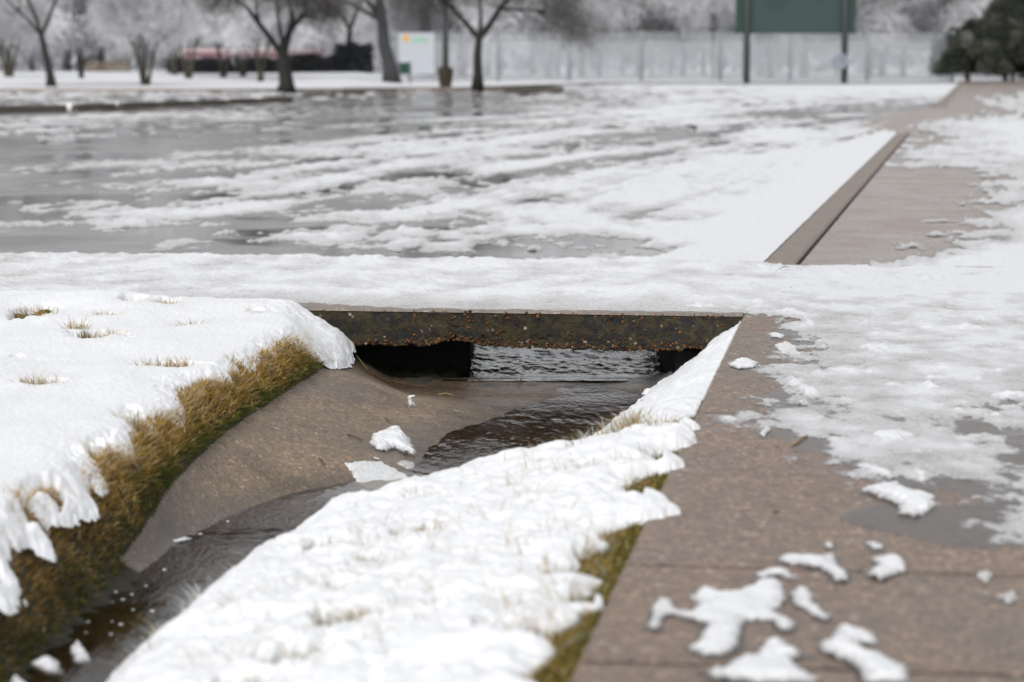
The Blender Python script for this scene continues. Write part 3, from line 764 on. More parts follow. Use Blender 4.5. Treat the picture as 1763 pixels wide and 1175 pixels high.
ed = left_edge(Y) + sm(6.6, 6.1, Y) * (.045 + .03 * fbm(Y * 2.6, Y * 0, 2, 509)) + amp * (.010 * fbm(X * 5, Y * 6, 3, 501) + .007 * fbm(X * 22, Y * 22, 3, 503))
s = ed - X
s = np.minimum(s, .02 - V_ + .02 * fbm(X * 6, Y * 6, 3, 505) + .12 * sm(-1.4, -1.9, X) - .0)
nr_ = sm(7.6, 6.6, Y); s = s - (nr_ * .05 + .012) * np.maximum(0, fbm(X * 11, Y * 6, 3, 541) + .1) * sm(.30, .0, s)
# hollows where tufts show
holes = [(170, 580, .10, .14), (285, 632, .12, .07), (68, 662, .07, .05), (288, 524, .05, .12), (225, 523, .05, .10), (60, 535, .07, .2), (330, 560, .04, .05), (180, 545, .04, .05),
         (95, 850, .09, .04), (120, 935, .08, .05), (30, 1030, .07, .05), (60, 985, .07, .05), (60, 905, .05, .03), (130, 560, .03, .06), (440, 540, .03, .04), (375, 668, .03, .02), (30, 615, .03, .04)]
hl = np.zeros_like(X)
wob = .28 * fbm(X * 11, Y * 7, 3, 511, .4)
for (a, b, rx, ry) in holes:
    cx, cy = P(a, b, .03); d = np.sqrt(((X - cx) / rx) ** 2 + ((Y - cy) / ry) ** 2) + wob
    hl = np.maximum(hl, sm(1.35, .45, d))
tk = .045 * np.sqrt(np.clip(s / .07, 0, 1)) * (1 - .45 * nr_ * sm(.12, .0, s)) + .004 * sm(.3, 0, s)
tk = tk + sm(.02, .25, s) * (.011 * fbm(X * 2.2, Y * 1.0, 3, 521, .42) + .0012 * fbm(X * 12, Y * 7, 3, 523))
tk = tk + (.0008 + .0012 * sm(.10, .0, s)) * fbm(X * 55, Y * 35, 3, 527)
tk = tk - hl * .085
lobe = np.exp(-((Y - 10.15) / .28) ** 2) * sm(-1.35, -.95, X) * sm(0, .06, s)
tk = tk + .008 * lobe * (1 + .5 * fbm(X * 24, Y * 24, 3, 545)) + .003 * lobe * fbm(X * 9, Y * 9, 2, 547)
base = H(X, Y) + sm(-1.2, -1.7, X) * lawn(X, Y) * .7 + .012
base = np.maximum(base, -.022 - (.9 - .3 * sm(9.4, 10.0, Y) - .12 * sm(6.7, 6.2, Y)) * np.clip(s * 0 + X - (lb(Y) - .09 - .12 * sm(9.4, 10.0, Y)), 0, 1) ** 1.0 * (1 + 0 * s))
Z = base + tk
keep = (s > -.004) & (tk > -.03)
Z = np.where(s < .001, base - .008, Z)
tag(grid('lawn_snow', X, Y, Z, M['snow'], keep), 'smooth deep snow on the lawn left of the ditch', 'snow', kind='stuff')

# right-hand tongue between ditch and pavement
X, Y = fan(3.6, 10.26, lambda y: .00020 * y * y + .002, -.26, .13, 760, .235, .97)
rb = np.interp(Y, SY, ST[:, 5])
jag = fbm(Y * 3.2, Y * 0 + .5, 3, 601) * .05 + fbm(Y * 11, X * 5, 3, 603) * .022
gaps = 0
for (y_, w_, d_) in ((6.05, .22, .075), (5.45, .10, .05), (5.05, .25, .075), (4.35, .30, .10), (3.9, .2, .05), (6.9, .06, .03)):
    gaps = gaps + d_ * np.exp(-((Y - y_) / w_) ** 2)
low = sm(7.35, 6.9, Y)
re = SW(Y) - .012 + low * (.012 + jag * .8 - gaps)
for (y_, w_, d_) in ((6.98, .035, .05), (6.66, .06, .075), (6.30, .05, .07), (5.62, .05, .06), (4.92, .05, .06), (4.6, .07, .05)):
    re = re + d_ * np.exp(-((Y - y_ - (X - SW(Y)) * .3) / w_) ** 2)
sr = re - X
le = rb - .02 + .02 * fbm(X * 4, Y * 5, 3, 607) + .009 * fbm(X * 26, Y * 20, 3, 609) - .05 * sm(9.4, 10.0, Y)*0
sl_ = X - le
s = np.minimum(sr, sl_)
ridg = fbm(X * 1.3 + Y * .35, Y * 2.9, 3, 613, .45); lump = fbm(X * 3.5, Y * 2.2, 3, 617, .45)
tk = .042 * np.sqrt(np.clip(s / .06, 0, 1)) * (.40 + .60 * low)
tk = tk + sm(.01, .12, s) * ((.011 * np.abs(ridg) + .006 * lump) * (.3 + .7 * low) + .0024 * fbm(X * 10, Y * 6, 4, 619, .6))
tk = tk + (.0006 + .0007 * (1 - low)) * fbm(X * 50, Y * 30, 3, 621) * sm(0, .02, s)
# granular toe of the bank near the culvert
holes = [(590, 1068, .05, .09), (720, 920, .05, .07), (620, 955, .05, .05), (555, 915, .04, .05), (1000, 838, .05, .02), (500, 1130, .06, .1), (930, 1030, .02, .03), (760, 1100, .03, .03), (850, 1130, .04, .06), (420, 1170, .06, .05), (1090, 745, .03, .03), (540, 1010, .03, .03), (640, 965, .03, .03)]
hl = np.zeros_like(X); wob = .4 * fbm(X * 16, Y * 10, 3, 631)
for (a, b, rx, ry) in holes:
    cx, cy = P(a, b, -.06); d = np.sqrt(((X - cx) / rx) ** 2 + ((Y - cy) / ry) ** 2) + wob
    hl = np.maximum(hl, sm(1.3, .4, d))
tk = tk - hl * .06
base = H(X, Y) + .012 + .006 * fbm(X * 12, Y * 12, 3, 31)
base = np.where(X > SW(Y) - .02, np.maximum(base, .0015 * low - .03 * (1 - low)), base)
Z = base + tk
keep = (s > -.004) & (tk > -.03)
Z = np.where(s < .001, base - .01, Z)
tongue = dict(X=X, Y=Y, Z=Z)
tag(grid('ditch_bank_snow', X, Y, Z, M['snow'], keep), 'lumpy snow on the turf tongue between ditch and pavement', 'snow', kind='stuff')
# ================================================================== GRASS
M['blade'] = mat_vcol('grass_blades', .55, .25)
M['frost_blade'] = mat_vcol('frosted_blades', .5, .2)
def blades(name, C, nrm, length, width, cols_base, cols_tip, mat, label, bend=.5, seed=1, parent=None):
    r = np.random.default_rng(seed); n = len(C); k = 4
    a = r.uniform(0, 2 * pi, n); side = np.stack([np.cos(a), np.sin(a), np.zeros(n)], -1)
    d = nrm / np.linalg.norm(nrm, axis=1, keepdims=True)
    dv = np.stack([-np.sin(a), np.cos(a), np.zeros(n)], -1)
    rows = []; cc = []
    for i in range(k):
        f = i / (k - 1)
        p = C + d * (length * f)[:, None] + dv * (length * bend * f * f * .8)[:, None] - np.array([0, 0, 1.]) * (length * bend * .45 * f * f)[:, None]
        w = width * (1 - f) ** .6 * .5 + .0001
        rows.append(np.stack([p - side * w[:, None], p + side * w[:, None]], 1))
        c = cols_base * (1 - f) + cols_tip * f
        cc.append(np.repeat(c[:, None], 2, 1))
    V = np.stack(rows, 1).reshape(n, 2 * k, 3); Cc = np.stack(cc, 1).reshape(n, 2 * k, 3)
    Cc = np.concatenate([Cc, np.ones((n, 2 * k, 1))], -1)
    q = np.array([[2 * i, 2 * i + 1, 2 * i + 3, 2 * i + 2] for i in range(k - 1)])
    F = (q[None] + (np.arange(n) * 2 * k)[:, None, None]).reshape(-1, 4)
    o = mesh_np(name, V.reshape(-1, 3), F, mat, parent, True, cols={'col': Cc.reshape(-1, 4)})
    if label: tag(o, label, 'grass', kind='stuff')
    return o
TAN = np.array([(.70, .46, .15), (.60, .35, .07), (.76, .60, .33), (.52, .29, .05), (.40, .25, .05)])
GRN = np.array([(.085, .125, .018), (.13, .145, .02), (.055, .085, .014), (.20, .17, .025)])
def grasscol(n, g, r):
    """g in 0..1: share of green"""
    isg = r.random(n) < g
    c = np.where(isg[:, None], GRN[r.integers(0, len(GRN), n)], TAN[r.integers(0, len(TAN), n)])
    return c * r.uniform(.7, 1.2, (n, 1))
r = np.random.default_rng(21)
n = 56000
y = 3.7 + (10.05 - 3.7) * r.random(n)
Lb_ = np.interp(y, SY, ST[:, 1])
f = r.random(n) * 1.6 - .6                       # 0 = crest, 1 = foot of the bank
f = np.where(y < 6.2, np.clip(f * 1.25 - .1, -.5, 1.25), f); x = Lb_ - .09 + .098 * f
clump = fbm(x * 9, y * 9, 3, 71)
thin = r.random(n) < (.75 + .25 * clump) * (1 - .5 * sm(.0, -.45, f))
x, y, f, clump = x[thin], y[thin], f[thin], clump[thin]; n = len(x)
z = H(x, y) + .010
nrm = np.stack([.35 + .5 * f + .45 * clump + r.normal(0, .35, n), -.25 + r.normal(0, .38, n), 1.0 - .35 * np.clip(f, 0, 1) + r.normal(0, .15, n)], -1)
ln = r.uniform(.026, .058, n) * np.interp(y, [5.5, 6.5], [.75, 1]) * (1 - .38 * np.clip(f, 0, 1))
g = np.clip(.04 + .95 * sm(.45, 1.02, f + .20 * clump), 0, 1) - .25 * sm(6.6, 5.8, y)
cb = grasscol(n, np.clip(g + .25, 0, 1), r) * .85; ct = grasscol(n, np.clip(g, 0, 1), r)
fr = r.random(n) < .22 * sm(.6, .0, f) * (clump > -.3); ct = np.where(fr[:, None], np.array([.72, .70, .66]), ct)
blades('bank_grass', np.stack([x, y, z], -1), nrm, ln, r.uniform(.0026, .0052, n), cb, ct, M['blade'], 'yellow and green frosted grass edging the left ditch bank', .55, 22)

# right edge, along the pavement, and tufts in the hollows
n = 22000
y = r.uniform(3.7, 7.3, n); off = np.abs(r.normal(0, .055, n)); x = SW(y) - .004 - off
z = H(x, y) + .012
nrm = np.stack([.5 + r.normal(0, .4, n), -.2 + r.normal(0, .4, n), np.full(n, .9)], -1)
g = np.clip(.75 - off * 5, .2, 1)
cb = grasscol(n, np.clip(g + .2, 0, 1), r) * .7; ct = grasscol(n, g, r)
blades('edge_grass', np.stack([x, y, z], -1), nrm, r.uniform(.018, .042, n), r.uniform(.002, .004, n), cb, ct, M['blade'], 'green and tan grass at the pavement edge under the snow', .5, 23)

def tufts(name, spots, per, rad, ln, label, seed, frost=.0, zf=None, green=.25, w=(.0016, .0034)):
    r = np.random.default_rng(seed); A = []; 
    for (a, b, zz, k, rr) in spots:
        cx, cy = P(a, b, zz); m_ = int(per * k)
        t = r.uniform(0, 2 * pi, m_); q = np.sqrt(r.random(m_)) * rad * rr
        A.append(np.stack([cx + np.cos(t) * q * 1.3, cy + np.sin(t) * q * 1.3], -1))
    A = np.concatenate(A)
    lbx = np.interp(A[:, 1], SY, ST[:, 1]); A = A[(A[:, 0] < lbx - .10) | (A[:, 0] > lbx + .3)]; n = len(A)
    z = H(A[:, 0], A[:, 1]) + .012
    nrm = np.stack([r.normal(0, .5, n), r.normal(0, .5, n), np.ones(n)], -1)
    cb = grasscol(n, green + .2, r) * .8; ct = grasscol(n, green, r)
    fr = r.random(n) < frost; ct = np.where(fr[:, None], np.array([.78, .79, .79]), ct); cb = np.where(fr[:, None], np.array([.6, .6, .58]), cb)
    blades(name, np.stack([A[:, 0], A[:, 1], z], -1), nrm, r.uniform(*ln, n), r.uniform(*w, n), cb, ct, M['blade'], label, .55, seed)
tufts('lawn_tufts', [(170, 582, .03, 1, 1), (285, 634, .03, 1.3, 1), (68, 664, .03, .6, .6), (288, 530, .03, .9, .6), (225, 526, .03, .4, .6), (60, 540, .03, .5, 1), (330, 562, .03, .3, .5), (180, 548, .03, .4, .5), (375, 670, .03, .4, .4),
                     (120, 940, .03, 1.6, .8), (30, 1035, .03, 1.6, .8), (95, 855, .03, 3, 1.3), (60, 985, .03, 3, 1.2), (140, 930, .03, 3.5, 1.2), (20, 1010, .03, 2, 1), (60, 905, .03, 1, .8), (440, 545, .03, .3, .4), (130, 565, .03, .3, .4), (205, 775, .03, 1.2, .8), (180, 800, .03, 1.5, .8), (250, 725, .03, 1.2, .7), (410, 620, .03, .5, .5)],
      300, .075, (.065, .11), 'tan grass tufts poking through the lawn snow', 31)
sp = []
rs = np.random.default_rng(5)
for i in range(260):
    py = rs.uniform(745, 1170); lx = np.interp(py, [745, 800, 850, 900, 950, 1010, 1175], [1060, 880, 700, 610, 520, 420, 260]); rx = np.interp(py, [745, 1175], [1150, 980])
    sp.append((rs.uniform(lx, rx), py, -.07, rs.uniform(.15, 1) ** 2 * .6, rs.uniform(.2, .8)))
tufts('bank_tufts', sp, 55, .05, (.065, .125), 'sparse frosted grass blades poking out of the bank snow', 33, .25, green=.4, w=(.0012, .0026))
tufts('bank_hollow_tufts', [(590, 1070, -.06, 2, 1), (720, 922, -.06, 2, 1), (620, 958, -.06, 1, .7), (555, 917, -.07, 1, .7), (1000, 840, -.06, 1.4, .7), (500, 1132, -.06, 1, 1), (930, 1030, -.06, .6, .4), (850, 1135, -.06, 1.6, 1), (420, 1172, -.06, 1.5, 1), (900, 1110, -.06, 1, .8), (1090, 745, -.1, 1, .5)],
      90, .06, (.055, .09), 'brown green grass in hollows of the bank snow', 35, .15, green=.45)
# frosty overhang at the water's edge
tufts('waterside_tufts', [(620, 880, -.12, .8, .4), (1010, 790, -.12, .6, .4), (900, 795, -.12, .4, .4), (370, 1010, -.15, 2, .8), (350, 1030, -.15, 2, .8), (310, 1065, -.15, 1.4, .7), (270, 1110, -.15, 1.2, .7), (250, 1130, -.15, 1.2, .6), (440, 960, -.15, .8, .6)],
      26, .05, (.06, .11), 'white frosted grass leaning over the water edge', 37, .85, green=.3, w=(.002, .005))

# ================================================================== SNOW AND ICE PIECES (things)
def inside_dist(X, Y, poly):
    ins = np.zeros(X.shape, bool); D = np.full(X.shape, 1e9); n = len(poly)
    for i in range(n):
        x0, y0 = poly[i]; x1, y1 = poly[(i + 1) % n]
        c = ((y0 > Y) != (y1 > Y)) & (X < (x1 - x0) * (Y - y0) / ((y1 - y0) + 1e-12) + x0); ins ^= c
        dx, dy = x1 - x0, y1 - y0; t = np.clip(((X - x0) * dx + (Y - y0) * dy) / (dx * dx + dy * dy + 1e-12), 0, 1)
        D = np.minimum(D, np.hypot(X - x0 - t * dx, Y - y0 - t * dy))
    return np.where(ins, D, -D)
M['ice'] = mat_ice('clear_ice', (.42, .41, .40), (.84, .85, .86), -.3, .05)
POLYS = []
def patch(name, outline, th, label, cat, mat=None, zf=None, rnd=.03, rough=.25, seed=0, group=None, z0=0.0, nres=110, wh=1.0, tilt=0.0):
    """a piece of snow or ice of real thickness lying on the ground; outline read off the photograph"""
    pl = np.array([P(a, b, z0) for a, b in outline])
    if zf is None: POLYS.append(pl)
    x0, y0 = pl.min(0) - .015; x1, y1 = pl.max(0) + .015
    stx = max((x1 - x0) / nres, .0015); sty = max((y1 - y0) / nres, .0015)
    X, Y = np.meshgrid(np.arange(x0, x1 + stx, stx), np.arange(y0, y1 + sty, sty))
    d = inside_dist(X, Y, pl) + .0055 * fbm(X * 40, Y * 24, 5, 700 + seed, .65)
    h = th * np.sqrt(np.clip(d / rnd, 0, 1)) * (1 + rough * fbm(X * 9, Y * 6, 3, 720 + seed)) + .0005 * fbm(X * 70, Y * 50, 2, 730 + seed)
    h = np.maximum(h, .0015)
    bz = zf(X, Y) if zf else np.zeros_like(X)
    if tilt: h = h * (1 + tilt * (X - x0) / (x1 - x0))
    k = d > 0
    Z = np.where(k, bz + h, bz - .004)
    cx, cy = pl.mean(0); cz = float(zf(np.array([cx]), np.array([cy]))[0]) if zf else 0.0
    o = grid(name, X - cx, Y - cy, Z - cz, mat or M['patch'], k, {'cov': np.clip(.14 + d / .020, 0, 1.2) if mat is None else np.ones_like(X), 'wh': np.clip(.22 + d / .026, 0, 1.1) if mat is None else np.full_like(X, wh)})
    o.location = (cx, cy, cz)
    return tag(o, label, cat, group)
M['patch'] = mat_ice('patch_snow', (.42, .40, .39), (.87, .88, .90), .10, .5)
M['film'] = mat_water('melt_film', (.74, .71, .68), 30, .4, .003, .30)
G = 'melting snow patches on the bare pavement'
patch('snow_patch', [(1115, 1085), (1118, 1060), (1140, 1038), (1160, 1040), (1168, 1056), (1190, 1058), (1206, 1046), (1186, 1030), (1212, 1018), (1250, 1028), (1288, 1015), (1305, 1003), (1340, 1002), (1352, 1018), (1350, 1040), (1335, 1052), (1350, 1068), (1369, 1078), (1362, 1090), (1340, 1086), (1325, 1072), (1285, 1072), (1276, 1090), (1274, 1118), (1240, 1132), (1200, 1130), (1186, 1120), (1204, 1110), (1206, 1092), (1222, 1080), (1190, 1070), (1160, 1062), (1142, 1066), (1132, 1088)],
      .016, 'large sprawling white snow patch with arms on bare pavement', 'snow patch', seed=1, group=G, rnd=.025)
patch('snow_patch', [(1205, 1158), (1240, 1162), (1262, 1142), (1300, 1135), (1320, 1112), (1352, 1110), (1362, 1126), (1392, 1130), (1362, 1140), (1385, 1162), (1412, 1180), (1310, 1182), (1280, 1176), (1225, 1172)],
      .02, 'arched snow patch cut by the bottom of the picture', 'snow patch', seed=2, group=G)
patch('snow_patch', [(1405, 1120), (1428, 1108), (1436, 1090), (1460, 1086), (1500, 1092), (1513, 1115), (1480, 1112), (1478, 1128), (1530, 1136), (1560, 1155), (1565, 1180), (1490, 1180), (1470, 1150), (1430, 1132)],
      .018, 'curled S shaped snow patch right of the arched one', 'snow patch', seed=3, group=G)
patch('snow_patch', [(1338, 966), (1352, 958), (1405, 962), (1432, 956), (1440, 975), (1463, 990), (1463, 1004), (1432, 1002), (1425, 988), (1400, 978), (1352, 972)],
      .012, 'thin bent snow strip lying across the pavement joint', 'snow patch', seed=4, group=G, rnd=.02)
patch('snow_patch', [(1490, 990), (1512, 980), (1502, 968), (1530, 961), (1555, 968), (1560, 984), (1540, 994), (1518, 1002), (1496, 996)],
      .014, 'hooked small snow patch above the pavement joint', 'snow patch', seed=5, group=G, rnd=.02)
patch('snow_patch', [(1358, 1028), (1372, 1014), (1392, 1014), (1402, 1040), (1430, 1066), (1424, 1074), (1396, 1060), (1366, 1044)],
      .012, 'short wedge of snow beside the sprawling patch', 'snow patch', seed=6, group=G, rnd=.02)
patch('snow_patch', [(1300, 992), (1322, 982), (1352, 984), (1372, 996), (1364, 1001), (1340, 994), (1310, 998)],
      .009, 'slim crescent of snow on the pavement joint line', 'snow patch', seed=7, group=G, rnd=.015)
patch('snow_patch', [(1483, 847), (1510, 838), (1545, 834), (1568, 852), (1608, 862), (1610, 880), (1575, 893), (1548, 888), (1545, 872), (1510, 858)],
      .020, 'thick white snow lump at the edge of the slush', 'snow patch', seed=8, group=G, rnd=.03)
patch('snow_patch', [(1475, 805), (1492, 800), (1530, 815), (1545, 824), (1535, 830), (1500, 818)],
      .012, 'thin slanting snow piece above the thick lump', 'snow patch', seed=9, group=G, rnd=.02)
patch('snow_patch', [(1566, 812), (1582, 808), (1602, 818), (1598, 830), (1578, 830)], .012, 'small round snow piece right of the slanting one', 'snow patch', seed=10, group=G, rnd=.02)
patch('snow_patch', [(1253, 632), (1262, 622), (1290, 620), (1306, 627), (1300, 635), (1270, 637)], .014, 'small oval snow patch on the pavement near the culvert', 'snow patch', seed=11, group=G, rnd=.03)
patch('snow_patch', [(1322, 576), (1340, 574), (1352, 580), (1345, 584), (1326, 582)], .010, 'tiny snow scrap just behind the pavement corner', 'snow patch', seed=12, group=G, rnd=.02)
patch('snow_patch', [(1334, 596), (1352, 590), (1372, 598), (1366, 612), (1350, 610)], .010, 'irregular snow scrap at the left rim of the slush', 'snow patch', seed=13, group=G, rnd=.02, mat=M['ice'], wh=.8)
patch('snow_patch', [(1305, 750), (1312, 742), (1324, 738), (1326, 748), (1314, 753)], .008, 'tiny chip of snow below the first pavement joint', 'snow patch', seed=14, group=G, rnd=.012)
patch('snow_patch', [(1492, 938), (1505, 934), (1522, 940), (1518, 948), (1500, 948)], .010, 'small bright snow dot above the hooked patch', 'snow patch', seed=15, group=G, rnd=.012)
patch('snow_patch', [(1422, 938), (1432, 935), (1440, 940), (1432, 946), (1424, 945)], .008, 'pea sized snow dot above the bent strip', 'snow patch', seed=16, group=G, rnd=.012)
patch('snow_patch', [(1688, 996), (1694, 988), (1704, 988), (1708, 995), (1700, 1002), (1692, 1002)], .012, 'icy pellet on the right of the pavement joint', 'ice pellet', seed=17, rnd=.01, mat=M['ice'], wh=.5)
patch('snow_patch', [(1725, 1030), (1734, 1024), (1746, 1026), (1749, 1034), (1738, 1038), (1728, 1036)], .010, 'glassy pellet below the pavement joint at far right', 'ice pellet', seed=18, rnd=.01, mat=M['ice'], wh=.4)
# film of meltwater round the patches and the slush
X, Y = fan(4.0, 9.6, lambda y: .0007 * y * y + .004, -.02, .32, 420, .23, .92)
dm = np.full(X.shape, -1.0)
for pl in POLYS:
    b0 = pl.min(0) - .1; b1 = pl.max(0) + .1; k = (X > b0[0]) & (X < b1[0]) & (Y > b0[1]) & (Y < b1[1])
    if k.any(): dm[k] = np.maximum(dm[k], inside_dist(X[k], Y[k], pl))
sc_ = slush_cov(X, Y); nn = fbm(X * 3, Y * 2, 4, 801)
w_ = np.maximum(dm + .004 + .004 * nn, (sc_ - .45 + .12 * nn) * .15)
pud = np.exp(-(((X - 1.02) / .32) ** 2 + ((Y - 5.55) / .38) ** 2)); w_ = np.maximum(w_, (pud - .62 + .10 * nn) * .2)
U, V_ = uv(X, Y)
tag(grid('meltwater', X, Y, np.full_like(X, .0007), M['film'], (w_ > 0) & (U > .03)), 'thin meltwater film on the pavement round the snow', 'water', kind='stuff')
# on the channel floor
Hz = lambda X, Y: H(X, Y) + .001
zc = -.27
patch('snow_lump', [(636, 772), (640, 758), (658, 752), (668, 744), (690, 742), (705, 754), (712, 768), (716, 776), (700, 777), (680, 772), (668, 778), (650, 781)],
      0.027, 'rounded white snow lump on the channel concrete', 'snow lump', seed=21, zf=Hz, z0=zc, rnd=.04, rough=.4)
patch('ice_sheet', [(598, 808), (640, 800), (660, 798), (690, 806), (716, 812), (700, 818), (672, 826), (645, 830), (615, 822)],
      .012, 'thin translucent ice sheet lying below the snow lump', 'ice sheet', seed=22, zf=Hz, z0=zc, rnd=.02, mat=M['ice'], wh=.75)
patch('ice_chip', [(640, 793), (648, 790), (656, 793), (650, 796)], .006, 'tiny white ice chip between the lump and the sheet', 'ice chip', seed=23, zf=Hz, z0=zc, rnd=.01)
patch('ice_chip', [(684, 794), (694, 788), (712, 790), (714, 796), (700, 798)], .008, 'wet grey ice chip right of the white chip', 'ice chip', seed=24, zf=Hz, z0=zc, rnd=.015, mat=M['ice'], wh=.2)
ic = patch('ice_chip', [(700, 697), (704, 691), (712, 692), (714, 698), (706, 700)], .026, 'little upright ice crumb with flat cap on the apron', 'ice chip', seed=25, zf=Hz, z0=-.25, rnd=.012)
mb = MB(); mb.tube([(-.012, 0, .030), (.000, 0, .034), (.016, 0, .037)], [.003, .005, .003], 6); cp_ = mb.build('cap', M['snow'], ic, True)
# snow chunks in the lower left water and lodged on the bank
for i, (ol, lb_, th) in enumerate([
    ([(52, 1112), (75, 1098), (100, 1102), (106, 1112), (80, 1118)], 'flat snow chunk on the dark grass above the pool', .02),
    ([(120, 1080), (130, 1068), (150, 1075), (152, 1086), (132, 1090)], 'snow clod at the grassy foot of the left bank', .025),
    ([(10, 1155), (25, 1140), (50, 1143), (54, 1155), (25, 1160)], 'snow clod at the lower left picture corner', .02)]):
    patch('snow_clod', ol, th, lb_, 'snow clod', seed=30 + i, zf=lambda X, Y: X * 0 - .15 - .4 * (X + 1.1), z0=-.15, rnd=.03)
# bubbles / floating slush on the pool
n = 18; r = np.random.default_rng(8)
yb = r.uniform(5.2, 7.0, n); xb = np.interp(yb, SY, ST[:, 1]) + .05 + r.random(n) * .16; zb = wz(yb) + .001
sz = r.uniform(.001, .0045, n)
fo = blobs(np.stack([xb, yb, zb], -1), np.stack([sz * 1.5, sz * 1.5, sz * .5], -1), np.full((n, 3), .75), 'floating_slush', mat_vcol('slush_bits', .4))
tag(fo, 'bits of slush and bubbles floating on the ditch water', 'slush', kind='stuff')
# bright ice rim where the water meets the concrete
pts = [P(a, b, -.264) for a, b in ((238, 946), (262, 942), (290, 936), (318, 931), (330, 929))]
mb = MB(); mb.tube([(x, y, -.262 + .002 * (i % 2)) for i, (x, y) in enumerate(pts)], [.002, .005, .004, .006, .002], 6)
tag(mb.build('ice_strip', M['snow'], smooth=True), 'thin white ice rim along the channel waterline', 'ice rim')

# twigs and leaves
M['twig'] = plain('twig_bark', (.06, .030, .018), .6, .4, 60)
M['straw'] = plain('straw', (.38, .26, .12), .6, .3, 60)
M['leaf'] = plain('dead_leaf', (.13, .075, .030), .6, .4, 60)
def twig(pts, z, rad, label, cat='twig', mat='twig', fl=None, lift=.004):
    w = [P(a, b, z) for a, b in pts]; cx, cy = w[0]
    q = []
    for i, (x, y) in enumerate(w):
        zz = (float(H(np.array([x]), np.array([y]))[0]) if fl is None else fl) + lift + .004 * (i % 2)
        q.append((x - cx, y - cy, zz))
    mb = MB(); mb.tube(q, [rad] * (len(q) - 1) + [rad * .5], 6); o = mb.build('twig' if cat == 'twig' else 'straw', M[mat], smooth=True); o.location = (cx, cy, 0)
    return tag(o, label, cat)
twig([(599, 771), (611, 773), (624, 775)], -.28, .0024, 'short dark twig left of the snow lump')
twig([(663, 733), (669, 736), (673, 739)], -.28, .0018, 'small dark twig above the snow lump')
twig([(549, 826), (555, 829), (558, 832)], -.30, .002, 'black twig stub left of the ice sheet')
twig([(755, 681), (768, 678), (782, 681)], -.29, .0022, 'bent pale straw near the lip of the apron', 'straw', 'straw')
twig([(603, 607), (615, 612), (632, 621)], -.2, .0015, 'thin straw sticking out below the snow lobe', 'straw', 'straw', lift=.02)
twig([(470, 688), (476, 692), (484, 697)], -.2, .0013, 'thin pale stalk beside the grass edge', 'straw', 'straw')
twig([(672, 651), (690, 655), (712, 659), (735, 663)], -.3, .0022, 'long dead stalk lying along the apron lip', 'straw', 'leaf')
twig([(898, 640), (896, 652), (890, 660)], -.3, .0015, 'curved stem standing at the water lip', 'straw', 'leaf')
twig([(1365, 768), (1378, 760), (1392, 752)], 0, .0035, 'pale stalk frozen on the pavement by the slush', 'straw', 'straw', fl=0)
def leaf(px, py, s, rz, label, z=0.0, fl=0.0):
    x, y = P(px, py, z)
    t = np.linspace(-1, 1, 9); X, Y = np.meshgrid(t, np.linspace(-1, 1, 5))
    w = (1 - np.abs(X) ** 1.6) * .38; o = grid('leaf', X * s, Y * w * s, s * (.18 * (Y * w / .38) ** 2 + .22 * X ** 2 + .05 * np.sin(X * 5)) + .002, M['leaf'])
    sd = o.modifiers.new('thick', 'SOLIDIFY'); sd.thickness = .0008
    o.location = (x, y, fl); o.rotation_euler = (0, 0, rz); return tag(o, label, 'leaf')
leaf(1336, 884, .014, .3, 'small curled dead leaf lying on bare pavement')
leaf(1338, 770, .008, .1, 'dark leaf crumb below the first pavement joint')
# ================================================================== BACKGROUND
M['twigs_grey'] = plain('frosted_twigs', (.60, .595, .61), .85, .12, .4)
M['twigs_dark'] = plain('darker_twigs', (.15, .145, .14), .85, .25, .4)
M['twigs_white'] = plain('hoar_twigs', (.80, .80, .82), .85, .10, .3)
def grow(seed, trunk_pts, r0, limbs, depth=4, spread=.55, droop=0.0, n=8):
    """returns MB of wood and list of twig anchor points"""
    rd = random.Random(seed); mb = MB(); tips = []
    mb.tube(trunk_pts, [r0 * (1.35 if i == 0 else 1 - .35 * i / (len(trunk_pts) - 1)) for i in range(len(trunk_pts))], n)
    top = np.array(trunk_pts[-1], float)
    def br(p, d, L_, r, k):
        pts = [p]; q = p.copy(); dd = d.copy()
        for s in range(3):
            dd = dd + np.array([rd.gauss(0, .12), rd.gauss(0, .12), rd.gauss(0, .06) - droop * (3 - k) * .05]); dd /= np.linalg.norm(dd)
            q = q + dd * L_ / 3; pts.append(q.copy())
        mb.tube(pts, [r, r * .85, r * .7, r * .55], 5 if k < 3 else 7, False)
        if k <= 2:
            for t in pts[1:]: tips.append((t, dd, k))
        if k > 0:
            for j in range(rd.choice((2, 3, 3)) if k > 1 else 3):
                nd_ = dd + np.array([rd.gauss(0, spread), rd.gauss(0, spread), rd.gauss(.05, spread * .6)]); nd_ /= np.linalg.norm(nd_)
                st_ = pts[rd.choice((2, 3))] if j else pts[3]
                br(st_, nd_, L_ * rd.uniform(.6, .8), r * .5, k - 1)
    for (dx, dy, dz, L_, r) in limbs:
        d = np.array([dx, dy, dz], float); d /= np.linalg.norm(d); br(top, d, L_, r, depth)
    return mb, tips
